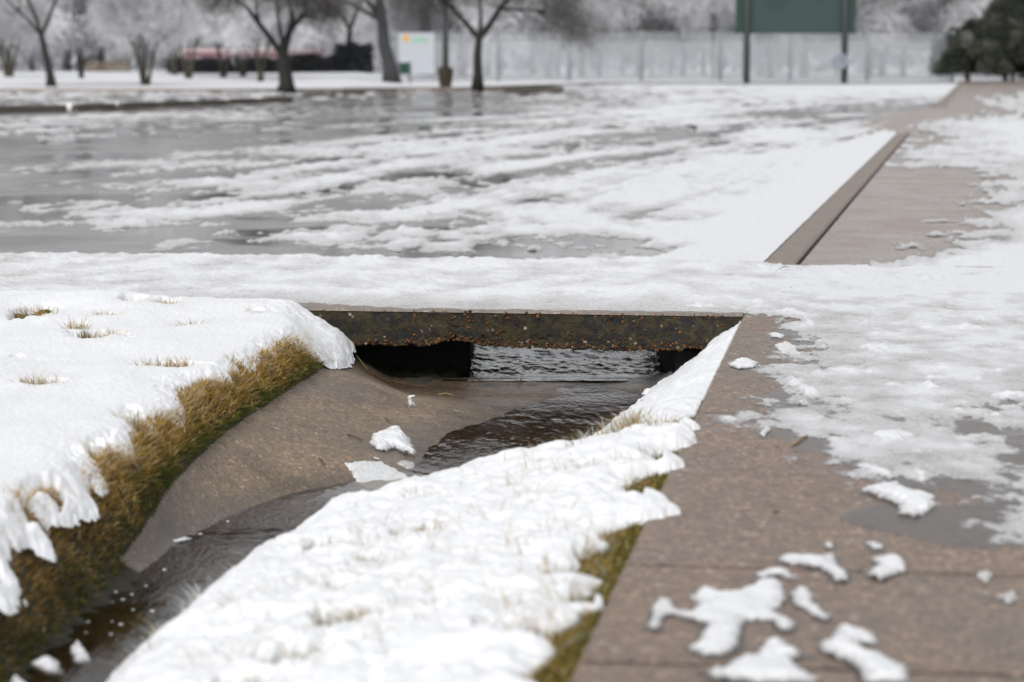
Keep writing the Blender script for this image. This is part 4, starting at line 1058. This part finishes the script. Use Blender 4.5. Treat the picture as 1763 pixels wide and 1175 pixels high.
def twigmesh(name, tips, per, ln, w, mat, parent, seed, droop=.3):
    r = np.random.default_rng(seed); n = len(tips) * per
    A = np.repeat(np.array([t[0] for t in tips]), per, 0); D = np.repeat(np.array([t[1] for t in tips]), per, 0)
    A = A + r.normal(0, ln * .35, (n, 3)); d = D * .5 + r.normal(0, .6, (n, 3)); d[:, 2] -= droop; d /= np.linalg.norm(d, axis=1, keepdims=True)
    L_ = r.uniform(.4, 1, n) * ln; s = np.cross(d, r.normal(0, 1, (n, 3))); s /= np.linalg.norm(s, axis=1, keepdims=True)
    p0 = A - s * w / 2; p1 = A + s * w / 2; p2 = A + d * L_[:, None]
    V = np.stack([p0, p1, p2], 1).reshape(-1, 3); F = np.arange(3 * n).reshape(-1, 3)
    return mesh_np(name, V, F, mat, parent, False)
def copy_tree(src, x, y, s, rz, label, group, base=0.0):
    o = src.copy(); COL.objects.link(o); o.location = (x, y, base); o.scale = (s, s, s); o.rotation_euler = (0, 0, rz)
    o['label'] = label; o['group'] = group
    for ch in src.children:
        c = ch.copy(); COL.objects.link(c); c.parent = o
    return o
G1 = 'bare trees along the far edge of the parking lot'
lawnz = lambda x, y: .52 * np.clip((y - 103.5) / 46, 0, 1) * (x < PY(684, 147)[0] - 1)
def tree(px, y, label, group, trunk, r0, limbs, seed, depth=4, twm='twigs_grey', per=14, ln=.9, w=.03, bark='bark', base=0.0, droop=.3, name='bare_tree', hang=()):
    x, _ = PY(px, y)
    base = base + (float(lawnz(x, y)) if y < 155 else 0)
    root = empty(name, (x, y, base)); tag(root, label, 'tree', group)
    mb, tips = grow(seed, trunk, r0, limbs, depth); r = np.random.default_rng(seed)
    # hanging boughs: (centre offset x, y, z, radius x, radius z, count)
    for (hx, hy, hz, rx, rz_, cnt) in hang:
        s0 = np.array([hx * .25, hy * .3, hz + 2.0]); c = np.array([hx, hy, hz])
        for q in range(5):
            e = c + np.array([r.uniform(-1, 1) * rx, r.uniform(-1, 1) * rx * .6, r.uniform(-.6, .4) * rz_]); m_ = (s0 + e) / 2 + np.array([0, 0, .8])
            mb.tube([s0, m_, e + (0, 0, .2), e], [.07, .05, .03, .015], 5, False)
            for t_ in np.linspace(0, 1, cnt): 
                p_ = (1 - t_) ** 2 * s0 + 2 * t_ * (1 - t_) * m_ + t_ * t_ * e + r.normal(0, .25, 3) * np.array([rx * .6, rx * .4, rz_ * .7]); tips.append((p_, np.array([0, 0, -.6]), 0))
    mb.build('trunk', M[bark], root, True)
    twigmesh('crown', tips, per, ln, w, M[twm], root, seed, droop)
    return root
# main trees; sizes follow from their distance
tree(492, 98, 'thick dark forked bare tree, the largest trunk left of centre', G1, [(0, 0, -.1), (.02, 0, .25), (-.05, 0, .9), (-.12, 0, 1.35)], .34,
     [(-.62, .1, 1.1, 2.4, .15), (.10, 0, 1.2, 1.5, .20), (.1, -.3, 1.3, 2.2, .10)], 11, 4, 'twigs_dark', 15, 1.0, .028, hang=[(-3.1, 0, 3.3, 1.3, .7, 22), (2.6, 0, 3.5, 1.4, .6, 20)])
tree(822, 104, 'slender dark bare tree with a wide fork right of the lamp', G1, [(0, 0, -.1), (.02, 0, .6), (0, 0, 1.4), (.06, 0, 2.1)], .23,
     [(-.75, .1, 1.2, 2.2, .14), (.62, 0, 1.0, 2.3, .16), (.1, .4, 1.4, 2.0, .10)], 12, 4, 'twigs_dark', 13, 1.0, .028, hang=[(2.6, 0, 3.7, 1.2, .5, 16)])
tree(88, 108, 'bare tree with a straight leaning trunk at far left', G1, [(0, 0, -.1), (-.05, 0, .5), (-.25, 0, 1.5), (-.4, 0, 2.2)], .20,
     [(-.3, .1, 1.1, 2.3, .10), (.5, 0, 1.0, 2.3, .10), (-.8, .2, .9, 2.2, .08)], 13, 4, 'twigs_grey', 16, 1.0, .035, 'bark')
XL = PY(684, 147)[0]
def lawnz(x, y): return .52 * np.clip((y - 103.5) / 46, 0, 1) * sm(XL + 1.5, XL - 2.5, np.asarray(x, float))
# multi-stem crape myrtles
def multistem(px, y, label, seed, h=1.6, n=5, sp=.35, twm='twigs_white', rb=.07, base=0.0):
    x, _ = PY(px, y); root = empty('multi_stem_tree', (x, y, float(lawnz(x, y)))); tag(root, label, 'tree', 'frosted multi stemmed trees on the lawn')
    rd = random.Random(seed); W_ = MB(); tips = []
    for i in range(n):
        a = 2 * pi * i / n + rd.random(); ex, ey = cos(a) * sp, sin(a) * sp
        mb, tp = grow(seed * 10 + i, [(ex * .25, ey * .25, -.1), (ex * .6, ey * .6, h * .5), (ex, ey, h)], rb, [(ex * 1.2, ey, 1.2, 1.1, rb * .7), (ex * .4 + .2, ey, 1.3, 1.2, rb * .6)], 3)
        k = sum(len(v) for v in W_.v); W_.v += mb.v
        for kk, fs in mb.f.items(): W_.f.setdefault(kk, []).extend([[q + k for q in f] for f in fs])
        tips += tp
    W_.build('trunk', M['bark2'], root, True)
    twigmesh('crown', tips, 22, .8, .035, M[twm], root, seed, -.1)
    return root
M['bark2'] = plain('brown_bark', (.085, .075, .055), .85, .3, 6)
multistem(250, 112, 'frosted multi stemmed tree with brown legs left of the pink wall', 21, 1.5, 6, .45)
multistem(325, 128, 'thin multi stemmed tree before the left end of the pink wall', 22, 1.5, 4, .4)
multistem(300, 140, 'small dark stemmed tree just left of the pink wall', 23, 1.6, 4, .4, 'twigs_grey')
multistem(385, 132, 'dark multi stemmed tree across the middle of the pink wall', 24, 1.5, 4, .35)
multistem(418, 135, 'brownish multi stemmed tree near the right of the pink wall', 25, 1.5, 4, .35)
multistem(448, 120, 'slight frosted tree just left of the thick forked tree', 26, 1.2, 3, .3)
multistem(15, 132, 'low dark stemmed tree at the left picture edge', 27, 1.2, 5, .4, 'twigs_grey', .10)
# big leaning dark tree behind
tree(668, 130, 'massive dark leaning tree left of the white banner', G1, [(.2, 0, -.1), (.1, 0, .8), (-.2, 0, 2.0), (-.3, 0, 3.2)], .42,
     [(-.7, .1, .9, 2.6, .2), (.15, 0, 1.4, 3, .3), (-1.2, 0, .6, 2.5, .15)], 14, 4, 'twigs_grey', 12, 1.2, .04, 'lean_bark')
tree(600, 150, 'dim bare tree behind the dark hedge', G1, [(0, 0, -.1), (0, 0, 1.5), (.1, 0, 2.6)], .25, [(-.6, 0, 1, 3, .15), (.5, 0, 1, 3, .15)], 15, 4, 'twigs_dark', 12, 1.2, .03)
# small dark shrub by the lawn
x, _ = PY(140, 128)
sh = empty('bent_sapling', (x, 128, float(lawnz(x, 128)))); tag(sh, 'dark bent sapling arching over the snowy lawn', 'sapling')
mb = MB(); mb.tube([(0, 0, -.1), (-.02, 0, .4), (.12, 0, .85), (.5, 0, 1.15), (1.0, 0, 1.15)], [.14, .15, .12, .07, .03], 7); mb.build('trunk', M['bark'], sh, True)

# frosted woods: many individual trees copied from a few
G2 = 'frost covered trees standing behind the lot and the fence'
srcs = []
for k, (sd, tw, wd) in enumerate(((31, 'twigs_white', .06), (32, 'twigs_grey', .06), (33, 'twigs_white', .07), (34, 'twigs_grey', .05))):
    rd = random.Random(sd)
    t = tree(881, 400, 'frosted pale tree of the hazy wood behind', G2, [(0, 0, -.3), (.1, 0, 1.5), (0, .1, 3.0)], .20,
             [(rd.uniform(-.9, .9), rd.uniform(-.8, .8), 1.0, 3.2, .12) for _ in range(5)] + [(rd.uniform(-1, 1), rd.uniform(-1, 1), .25, 2.6, .08) for _ in range(3)], sd, 4, tw, 7, 1.5, wd, 'frost_bark', name='frosted_tree')
    srcs.append(t)
rd = random.Random(77); first = [True] * 4
k = 0
for row_y, cnt, half in ((165, 16, 50), (185, 20, 60), (210, 22, 68), (240, 26, 80)):
    for i in range(cnt):
        x = -half + 2 * half * (i + rd.random() * .9) / cnt; y = row_y + rd.uniform(-8, 8)
        if row_y == 165 and -8 < x < 40: y += 25
        s = rd.uniform(.8, 1.35); src = srcs[k % 4]; k += 1
        if first[(k - 1) % 4]:
            first[(k - 1) % 4] = False; src.location = (x, y, 0); src.scale = (s, s, s); src.rotation_euler = (0, 0, rd.uniform(0, 6)); src['label'] = 'frost covered bare tree blurring into the pale distant wood'
        else: copy_tree(src, x, y, s, rd.uniform(0, 6.28), 'frost covered bare tree blurring into the pale distant wood', G2)
# a far mass of frosted wood closes the view
r = np.random.default_rng(9); n = 90000
x = r.uniform(-150, 150, n); y = r.uniform(265, 300, n); hgt = 11 + 3 * fbm(x * .05, x * 0, 3, 3)
z = r.random(n) ** .8 * hgt
d = r.normal(0, .7, (n, 3)); d[:, 2] = np.abs(d[:, 2]) + .3; d /= np.linalg.norm(d, axis=1, keepdims=True); s = np.cross(d, r.normal(0, 1, (n, 3))); s /= np.linalg.norm(s, axis=1, keepdims=True)
A = np.stack([x, y, z], -1); V = np.stack([A - s * .22, A + s * .22, A + d * r.uniform(1.2, 3, n)[:, None]], 1).reshape(-1, 3)
tag(mesh_np('distant_woods', V, np.arange(3 * n).reshape(-1, 3), M['twigs_grey'], None, False), 'pale grey mass of frosted woods closing the view', 'woods', kind='stuff')

# ------ low lawn beyond the lot
def slab_poly(name, pts, z, mat, label, cat='ground'):
    mb = MB(); n = len(pts); mb.add([(x, y, z) for x, y in pts] + [(x, y, z - .3) for x, y in pts], [tuple(range(n))] + [(i, i + n, (i + 1) % n + n, (i + 1) % n) for i in range(n)])
    return tag(mb.build(name, mat), label, cat, kind='structure')
a0 = P(-900, 150); 
yl = 103
XL = PY(684, 147)[0]
def lawnz(x, y): return .52 * np.clip((y - 103.5) / 46, 0, 1) * sm(XL + 1.5, XL - 2.5, np.asarray(x, float))
xs_ = np.concatenate([np.linspace(-120, XL - 3, 24), np.linspace(XL - 2.5, XL + 2, 8), np.linspace(XL + 3, 90, 12)])
ys_ = np.concatenate([np.linspace(102, 152, 30), np.linspace(160, 330, 5)])
X, Y = np.meshgrid(xs_, ys_); fr_ = np.interp(X, [-120, PY(590, 102)[0], PY(700, 106)[0], PY(860, 107)[0], PY(980, 136)[0], PY(1600, 139)[0], PY(1660, 150)[0], 90], [102, 102, 106, 107, 136, 139, 150, 150])
Y = np.maximum(Y, fr_); Z = lawnz(X, Y) + .04 * fbm(X * .15, Y * .15, 3, 91) * sm(0, 6, Y - fr_)
tag(grid('lawn', X, Y, Z, M['snow_far']), 'white snowy lawn rising gently beyond the parking lot', 'lawn', kind='structure')
# kerb of the lawn
def kerbline(name, pts, label, w=.25, h=.05):
    return tag(strip(name, [np.array(p, float) for p in pts], 0, w, -.2, h, M['kerb'], 4, .01), label, 'kerb', kind='structure')
kerbline('kerb', [(-60, 101.7), (PY(590, 101.7)[0], 101.7)], 'kerb of the snowy lawn at the left', .2, .02)
kerbline('kerb', [(PY(590, 101.7)[0], 101.7), (PY(700, 105.5)[0], 105.5), (PY(900, 106.7)[0], 106.7)], 'dark kerb in front of the lamp and slender tree')
# parking blocks
G3 = 'concrete kerb blocks in a row at the left of the lot'
xs = [(-60, 112, 62), (128, 196, 190), (207, 268, 186), (276, 330, 183), (338, 386, 180), (394, 442, 177.5), (450, 500, 174)]
ordn = ['nearest and longest concrete kerb block at the left picture edge', 'second concrete kerb block from the left', 'third concrete kerb block from the left', 'fourth concrete kerb block from the left', 'fifth concrete kerb block from the left', 'sixth concrete kerb block from the left', 'last visible concrete kerb block before the thick tree']
M['block'] = plain('stained_block', (.085, .075, .062), .8, .35, 3, .3)
for i, (p0, p1, _) in enumerate(xs):
    y0 = np.interp(p0, [0, 130, 500], [193, 189, 173]) ; y1 = np.interp(p1, [0, 130, 500], [193, 189, 173])
    a = np.array(P(p0, y0 + 3, LZ)); b = np.array(P(p1, y1 + 3, LZ)); d = b - a; Ln = np.linalg.norm(d)
    mb = MB(); h = .17; w = .09
    sec = [(-w, 0), (-w, .05), (-w * .7, h - .02), (-w * .45, h), (w * .45, h), (w * .7, h - .02), (w, .05), (w, 0)]
    V = [(0, s_, z_) for s_, z_ in sec] + [(Ln, s_, z_) for s_, z_ in sec]
    mb.add(V, [tuple(reversed(range(8))), tuple(range(8, 16))] + [(j, (j + 1) % 8, (j + 1) % 8 + 8, j + 8) for j in range(8)])
    o = mb.build('kerb_block', M['block']); o.location = (a[0], a[1], LZ + .002); o.rotation_euler = (0, 0, math.atan2(d[1], d[0])); tag(o, ordn[i] + ' row', 'kerb block', G3)
C = []; R3_ = []
for (p0, p1, _), (p2, p3, _) in zip(xs[:-1], xs[1:]):
    pm = (p1 + p2) / 2; yv = np.interp(pm, [0, 130, 500], [193, 189, 173]); x_, y_ = P(pm, yv + 1, LZ)
    C.append((x_, y_, LZ + .06)); R3_.append(((p2 - p1) * y_ / 4200 * .75, .5, .12))
tag(blobs(np.array(C), np.array(R3_), np.full((len(C), 3), .84), 'gap_snow', mat_vcol('heaped_snow', .7), jitter=.04), 'small heaps of snow filling gaps between kerb blocks', 'snow', kind='stuff')
# island
x0, _ = PY(868, 96); x1, _ = PY(970, 96)
mb = MB(); mb.box(x0, x1, 95.2, 96.2, LZ, LZ + .26, .03)
tag(mb.build('kerb_island', M['block']), 'low brown concrete island end right of the slender tree', 'kerb island')
for i, (p0, p1, yy_) in enumerate(((520, 575, 84), (588, 626, 90))):
    mb = MB(); a, _ = PY(p0, yy_); b, _ = PY(p1, yy_); mb.box(a, b, yy_, yy_ + .8, LZ, LZ + .14, .03)
    tag(mb.build('kerb_block', M['block']), ('low dark kerb stub below the thick forked tree', 'short dark kerb stub right of the thick forked tree')[i], 'kerb block')

# ------ lamp post with concrete foot
y = 107; x, _ = PY(767, y)
lp = empty('lamp_post', (x, y, 0)); tag(lp, 'tall grey green lamp post on a drum shaped concrete foot', 'lamp post')
mb = MB(); mb.tube([(0, 0, -.1), (0, 0, 0.0), (0, 0, .15), (0, 0, .62), (0, 0, .86), (0, 0, .90)], [.24, .25, .27, .34, .34, .26], 16)
M['foot'] = plain('stained_foot', (.075, .060, .042), .85, .3, 5, .3); mb.build('foot', M['foot'], lp, True)
mb = MB(); mb.tube([(0, 0, .9), (0, 0, 4), (0, 0, 8.5)], [.15, .13, .09], 12); mb.build('pole', M['post_top'], lp, True)
mb = MB(); mb.box(-.2, 1.0, -.05, .05, 8.3, 8.4, .01); mb.build('arm', M['post_top'], lp)
mb = MB(); mb.box(.6, 1.3, -.18, .18, 8.12, 8.32, .04); mb.build('lamp_head', M['post'], lp)

# ------ green board on two posts
y = 138; bx0, _ = PY(1265, y); bx1, _ = PY(1473, y); pxa, _ = PY(1285, y); pxb, _ = PY(1453, y); _, zb = PY(1285, y, 58)
sb = empty('scoreboard', ((pxa + pxb) / 2, y, 0)); tag(sb, 'large plain green board carried by two tall dark posts', 'scoreboard')
M['board'] = plain('green_board', (.027, .052, .049), .5, .06, .5); M['board2'] = plain('board_frame', (.018, .045, .038), .5, .1, .5)
cx = (pxa + pxb) / 2
mb = MB(); mb.box(bx0 - cx + .5, bx1 - cx - .5, .02, .10, zb + .12, zb + 3.2); mb.build('panel', M['board'], sb)
mb = MB()
mb.box(bx0 - cx, bx0 - cx + .5, .0, .12, zb, zb + 3.3, .01); mb.box(bx1 - cx - .5, bx1 - cx, .0, .12, zb, zb + 3.3, .01)
mb.box(bx0 - cx + .5, bx1 - cx - .5, .0, .12, zb, zb + .12, .01); mb.build('frame', M['board2'], sb)
for p in (pxa, pxb):
    mb = MB(); mb.tube([(p - cx, -.2, -.1), (p - cx, -.2, 3), (p - cx, -.2, 6.2)], [.19, .19, .18], 14); mb.build('post', M['post'], sb, True)
# bottom of dark lettering block hanging into view
for q0, q1, dz in ((1318, 1352, 14), (1395, 1420, 5)):
    xa, _ = PY(q0, y); xb, _ = PY(q1, y); _, zt = PY(1300, y, dz); mb = MB(); mb.tube([((xa + xb) / 2 - cx, .015, zt + .5), ((xa + xb) / 2 - cx, -.005, zt + .5)], [(xb - xa) / 2, (xb - xa) / 2], 20); mb.build('emblem', M['board2'], sb)
# round reel on the right post
x, z = PY(1446, 137.4, 106)
rl = empty('round_disc', (x, 137.4, 0)); tag(rl, 'pale round reel hanging low on the right board post', 'reel')
M['reel'] = plain('pale_reel', (.24, .27, .31), .6, .2, 6)
mb = MB(); R_, r2 = .34, .13
V = []; F = []
for i in range(24):
    for j in range(10):
        a = 2 * pi * i / 24; b = 2 * pi * j / 10; V.append(((R_ + r2 * cos(b)) * cos(a), r2 * sin(b) * .8, z + (R_ + r2 * cos(b)) * sin(a)))
        F.append((i * 10 + j, (i + 1) % 24 * 10 + j, (i + 1) % 24 * 10 + (j + 1) % 10, i * 10 + (j + 1) % 10))
mb.add(V, F); mb.build('rim', M['reel'], rl, True)
mb = MB(); mb.tube([(0, .06, z), (0, -.06, z)], [.16, .16], 16)
for a in range(6): mb.tube([(0, 0, z), (cos(a * pi / 3) * .32, 0, z + sin(a * pi / 3) * .32)], [.03, .03], 5)
mb.build('hub', M['reel'], rl)

# ------ tennis fence with pale windscreen
y = 147
m, n_, nd, L = nt('windscreen')
o_ = N(nd, 'ShaderNodeOutputMaterial'); b_ = N(nd, 'ShaderNodeBsdfPrincipled'); mpp = N(nd, 'ShaderNodeMapping'); mpp.inputs['Scale'].default_value = (1, 1, .35); L.new(pos(nd), mpp.inputs[0]); t = noise_tex(nd, L, mpp.outputs[0], .7, 5, .6)
L.new(mixc(nd, L, t.outputs[0], (.42, .44, .48), (.95, .96, .98)), b_.inputs['Base Color']); b_.inputs['Roughness'].default_value = .9
tr = N(nd, 'ShaderNodeBsdfTransparent'); tl = N(nd, 'ShaderNodeBsdfTranslucent'); tl.inputs[0].default_value = (.6, .61, .64, 1)
m1 = N(nd, 'ShaderNodeMixShader'); m1.inputs[0].default_value = .35; L.new(b_.outputs[0], m1.inputs[1]); L.new(tl.outputs[0], m1.inputs[2])
m2 = N(nd, 'ShaderNodeMixShader'); m2.inputs[0].default_value = .19; L.new(tr.outputs[0], m2.inputs[1]); L.new(m1.outputs[0], m2.inputs[2]); L.new(m2.outputs[0], o_.inputs[0])
M['screen'] = m
fx0, _ = PY(684, y); fx1, _ = PY(1640, y)
fe = empty('tennis_fence', ((fx0 + fx1) / 2, y, 0)); tag(fe, 'long tall frosted chain link fence around the tennis courts', 'fence'); cx = (fx0 + fx1) / 2
M['rail'] = plain('frosted_rail', (.26, .28, .29), .6, .15, 2)
mb = MB(); mb.box(fx0 - cx, fx1 - cx, -.01, .01, .06, 2.88); mb.build('mesh_screen', M['screen'], fe)
for q in (684, 858, 980, 1104, 1240, 1360, 1493, 1640):
    xx, _ = PY(q, y); mb = MB(); mb.tube([(xx - cx, -.06, -.1), (xx - cx, -.06, 3.0)], [.085, .085], 8); mb.build('post', M['rail'], fe, True)
for zz in (.1, 2.9): 
    mb = MB(); mb.tube([(fx0 - cx, -.06, zz), (fx1 - cx, -.06, zz)], [.03, .03], 8); mb.build('rail', M['rail'], fe, True)
# court ground behind the fence and its back fence
fb = empty('back_fence', (cx, 172, 0)); tag(fb, 'dim rear fence of the tennis courts seen through the front one', 'fence')
mb = MB(); mb.box(-26, 26, -.01, .01, .05, 2.6); mb.build('mesh_screen', M['screen'], fb)
for i in range(9): mb = MB(); mb.tube([(-26 + i * 6.5, -.05, -.1), (-26 + i * 6.5, -.05, 2.7)], [.07, .07], 8); mb.build('post', M['rail'], fb, True)

# ------ banner, bin
y = 145; x0, _ = PY(686, y); x1, _ = PY(800, y)
bn = empty('banner', (x0, y, 0)); tag(bn, 'white banner with orange disc and green strip at the fence end', 'banner')
M['white'] = plain('white_vinyl', (.50, .52, .56), .5, .04, 1); M['orange'] = plain('orange_mark', (.75, .42, .08), .5, .1, 3); M['mint'] = plain('green_mark', (.28, .55, .34), .5, .3, 6)
_, zt = PY(700, y, 57); _, zl = PY(700, y, 128)
mb = MB(); mb.box(0, PY(748, y)[0] - x0, -.02, .02, zl, zt, .008); mb.build('sheet', M['white'], bn)
xo = PY(699, y)[0] - x0; _, zo = PY(700, y, 66)
mb = MB(); mb.tube([(xo, -.02, zo), (xo, -.045, zo)], [.20, .20], 16); mb.build('disc', M['orange'], bn)
mb = MB(); xa, xb = PY(710, y)[0] - x0, PY(737, y)[0] - x0; _, z1 = PY(700, y, 73); _, z2 = PY(700, y, 65)
wl = (xb - xa) / 3
for i in range(3): mb.box(xa + i * wl + .03, xa + (i + 1) * wl - .03, -.04, -.022, z1, z2, .005)
mb.build('strip', M['mint'], bn)
y = 133; x0, _ = PY(684, y)
bi = empty('litter_bin', (PY(696, y)[0], y, 0)); tag(bi, 'dark green bin box on thin legs before the white banner', 'bin')
_, z1 = PY(690, y, 128); _, z2 = PY(690, y, 108)
mb = MB(); mb.box(-.22, .28, -.25, .25, z1, z2, .03); mb.build('box', plain('bin_green', (.02, .10, .07), .5, .1, 2), bi)
for q in (-.3, .32): mb = MB(); mb.tube([(q, 0, -.1), (q, 0, z2 + .05)], [.06, .06], 8); mb.build('leg', M['rail'], bi, True)

# ------ hedge, pink wall, brown fence, dark building parts
def hedge(px0, px1, y, h, label, mat, seed, dens=1500, name='hedge'):
    x0, _ = PY(px0, y); x1, _ = PY(px1, y); r = np.random.default_rng(seed); root = empty(name, ((x0 + x1) / 2, y, float(lawnz((x0 + x1) / 2, y)))); tag(root, label, 'hedge')
    n = int(dens * (x1 - x0)); w = (x1 - x0) / 2
    x = r.uniform(-w, w, n); yy_ = r.uniform(-.7, .7, n); hh = h * (1 + .12 * fbm(x * .8 + seed, x * 0, 3, seed)); z = r.random(n) * hh
    C = np.stack([x, yy_, z], -1); d = r.normal(0, 1, (n, 3)); d /= np.linalg.norm(d, axis=1, keepdims=True); s = np.cross(d, r.normal(0, 1, (n, 3))); s /= np.linalg.norm(s, axis=1, keepdims=True)
    V = np.stack([C - s * .08, C + s * .08, C + d * .22], 1).reshape(-1, 3); mesh_np('foliage', V, np.arange(3 * n).reshape(-1, 3), mat, root, False); 
    for i in range(max(2, int(w * 2 / 1.2))):
        mb = MB(); mb.tube([(-w + .4 + i * 1.2, 0, -.1), (-w + .4 + i * 1.2, 0, h * .8)], [.06, .03], 5); mb.build('stem', M['bark'], root, True)
    return root
M['hedge'] = plain('dark_hedge', (.022, .024, .026), .9, .4, 1)
hedge(500, 585, 150, 1.05, 'dark clipped hedge right of the thick forked tree', M['hedge'], 51)
hedge(580, 640, 150, 1.75, 'taller dark hedge end beside the leaning tree', M['hedge'], 52)
hedge(290, 480, 148, .85, 'low dark hedge along the foot of the pink wall', M['hedge'], 53, 700)
y = 156; xa, _ = PY(318, y); xb, _ = PY(545, y); _, zt = PY(400, y, 84)
pw = empty('pink_building', ((xa + xb) / 2, y, 0.2)); tag(pw, 'long low faded pink building behind the frosted trees', 'building')
w = (xb - xa) / 2
mb = MB(); mb.box(-w, w, 0, 4, -.3, zt - .45); mb.build('wall', plain('pink_wall', (.40, .24, .26), .8, .15, .6), pw)
mb = MB(); mb.box(-w - .3, w + .3, -.4, 4.4, zt - .45, zt - .2, .03); mb.build('roof', plain('pink_roof', (.52, .38, .40), .8, .2, .5), pw)
for i in range(4):
    xx = -w + 1.2 + i * (2 * w - 2.4) / 3; mb = MB(); mb.box(xx - .5, xx + .5, -.03, -.005, .7, zt - .7); mb.build('window', plain('pale_window', (.45, .38, .42), .4, .1, 1) if i == 0 else bpy.data.materials['pale_window'], pw)
y = 150; xa, _ = PY(142, y); xb, _ = PY(222, y)
bf = empty('wooden_fence', ((xa + xb) / 2, y, .45)); tag(bf, 'low brown wooden fence at the back of the left lawn', 'fence'); w = (xb - xa) / 2
M['wood'] = plain('weathered_wood', (.16, .125, .085), .85, .25, 3)
mb = MB()
for zz in (.12, .34, .56): mb.box(-w, w, -.02, .02, zz, zz + .16, .004)
mb.build('boards', M['wood'], bf)
for i in range(3): mb = MB(); mb.box(-w + i * w - .05, -w + i * w + .05, .02, .1, -.1, .78); mb.build('post', M['wood'], bf)
# dark grey house behind the leaning tree and banner, with a chimney column
y = 185; xa, _ = PY(640, y); xb, _ = PY(765, y); _, ze = PY(700, y, 54)
hs_ = empty('house', ((xa + xb) / 2, y, 0)); tag(hs_, 'dim grey house wall and roof rising above the banner', 'house'); w = (xb - xa) / 2
mb = MB(); mb.box(-w, w, 0, 6, -.1, ze + 3.2); mb.build('wall', plain('grey_wall', (.13, .13, .14), .8, .1, .5), hs_)
mb = MB(); V = [(-w - .3, -.4, ze + 3.2), (w + .3, -.4, ze + 3.2), (w + .3, 6.4, ze + 3.2), (-w - .3, 6.4, ze + 3.2), (-w - .3, 3, ze + 5), (w + .3, 3, ze + 5)]
mb.add(V, [(0, 1, 5, 4), (2, 3, 4, 5), (0, 4, 3), (1, 2, 5), (3, 2, 1, 0)]); mb.build('roof', plain('snowy_roof', (.5, .5, .52), .8, .1, .5), hs_)
xx, _ = PY(730, y - .6); mb = MB(); mb.box(xx - (xa + xb) / 2 - .32, xx - (xa + xb) / 2 + .32, -.6, -.02, -.1, ze + 3.0, .02); mb.build('column', plain('dark_column', (.035, .038, .042), .7, .1, .5), hs_)
# two dark poles far behind the fence
y = 176
for i, (q0, top, lab) in enumerate(((1228, 6, 'dim dark utility box on a pole left of the green board'),)):
    x, z = PY(q0, y, 55); _, z2 = PY(q0, y, 8); p_ = empty('utility_pole', (x, y, 0)); tag(p_, lab, 'pole')
    mb = MB(); mb.tube([(0, 0, -.1), (0, 0, z2 + 2)], [.12, .09], 8); mb.build('pole', M['bark'], p_, True)
    mb = MB(); mb.box(-.28, .28, -.2, .2, z, z2, .03); mb.build('box', plain('box_grey', (.10, .10, .115), .7, .1, 1), p_)

# ------ evergreens on the right
def evergreen(px, y, w, h0, h, label, seed, n=15000, base=0.0):
    x, _ = PY(px, y); root = empty('evergreen_tree', (x, y, base)); tag(root, label, 'tree', 'dark evergreens at the end of the right pavement')
    r = np.random.default_rng(seed); rd = random.Random(seed); mb = MB()
    for i in range(4):
        a = rd.uniform(-1, 1); mb.tube([(a * .3 * w * .5, 0, -.1), (a * w * .3, rd.uniform(-.3, .3), h * .45), (a * w * .6, rd.uniform(-.6, .6), h * .8)], [.12, .09, .05], 7)
    mb.build('trunk', M['bark'], root, True)
    # clumps on an uneven dome
    K = 110; u = r.uniform(-1, 1, K); v = r.uniform(-1, 1, K); q = np.clip(u * u + v * v * .6, 0, 1); topz = h0 + (h - h0) * np.sqrt(1 - q) * (1 + .08 * r.standard_normal(K))
    zz = h0 + (topz - h0) * r.random(K) ** .5; C = np.stack([u * w, v * w * .8, zz], -1); rad = r.uniform(.38, .72, K) * (h - h0) / 2.6
    idx = r.integers(0, K, n); d = r.normal(0, 1, (n, 3)); d /= np.linalg.norm(d, axis=1, keepdims=True); A = C[idx] + d * (rad[idx] * r.random(n) ** .4)[:, None]; A[:, 2] = np.maximum(A[:, 2], h0 - .2 * r.random(n))
    g = r.normal(0, .5, (n, 3)); g[:, 2] -= .8; g /= np.linalg.norm(g, axis=1, keepdims=True); s = np.cross(g, r.normal(0, 1, (n, 3))); s /= np.linalg.norm(s, axis=1, keepdims=True)
    V = np.stack([A - s * .05, A + s * .05, A + g * .28], 1).reshape(-1, 3)
    pc = np.array([(.034, .040, .028), (.062, .067, .050), (.11, .115, .095), (.22, .22, .21)])[r.choice(4, K, p=[.45, .35, .15, .05])][idx] * r.uniform(.7, 1.25, (n, 1))
    cc = np.repeat(np.concatenate([pc, np.ones((n, 1))], 1), 3, 0)
    mesh_np('crown', V, np.arange(3 * n).reshape(-1, 3), M['leafc'], root, False, cols={'col': cc}); return root
M['leafc'] = mat_vcol('evergreen_leaves', .75)
evergreen(1668, 148, 1.9, .75, 3.2, 'dark rounded evergreen, leftmost beside the snowy corner', 61, 42000)
evergreen(1735, 150, 2.1, .8, 3.5, 'dark evergreen with visible stems at the right edge', 62, 36000)
evergreen(1765, 165, 2.4, 3.2, 6.8, 'taller grey green evergreen behind at the top right corner', 63, 30000)
evergreen(1845, 152, 2.6, .8, 4.5, 'broad evergreen just beyond the right picture edge', 64, 30000)
# court building pale behind fence right
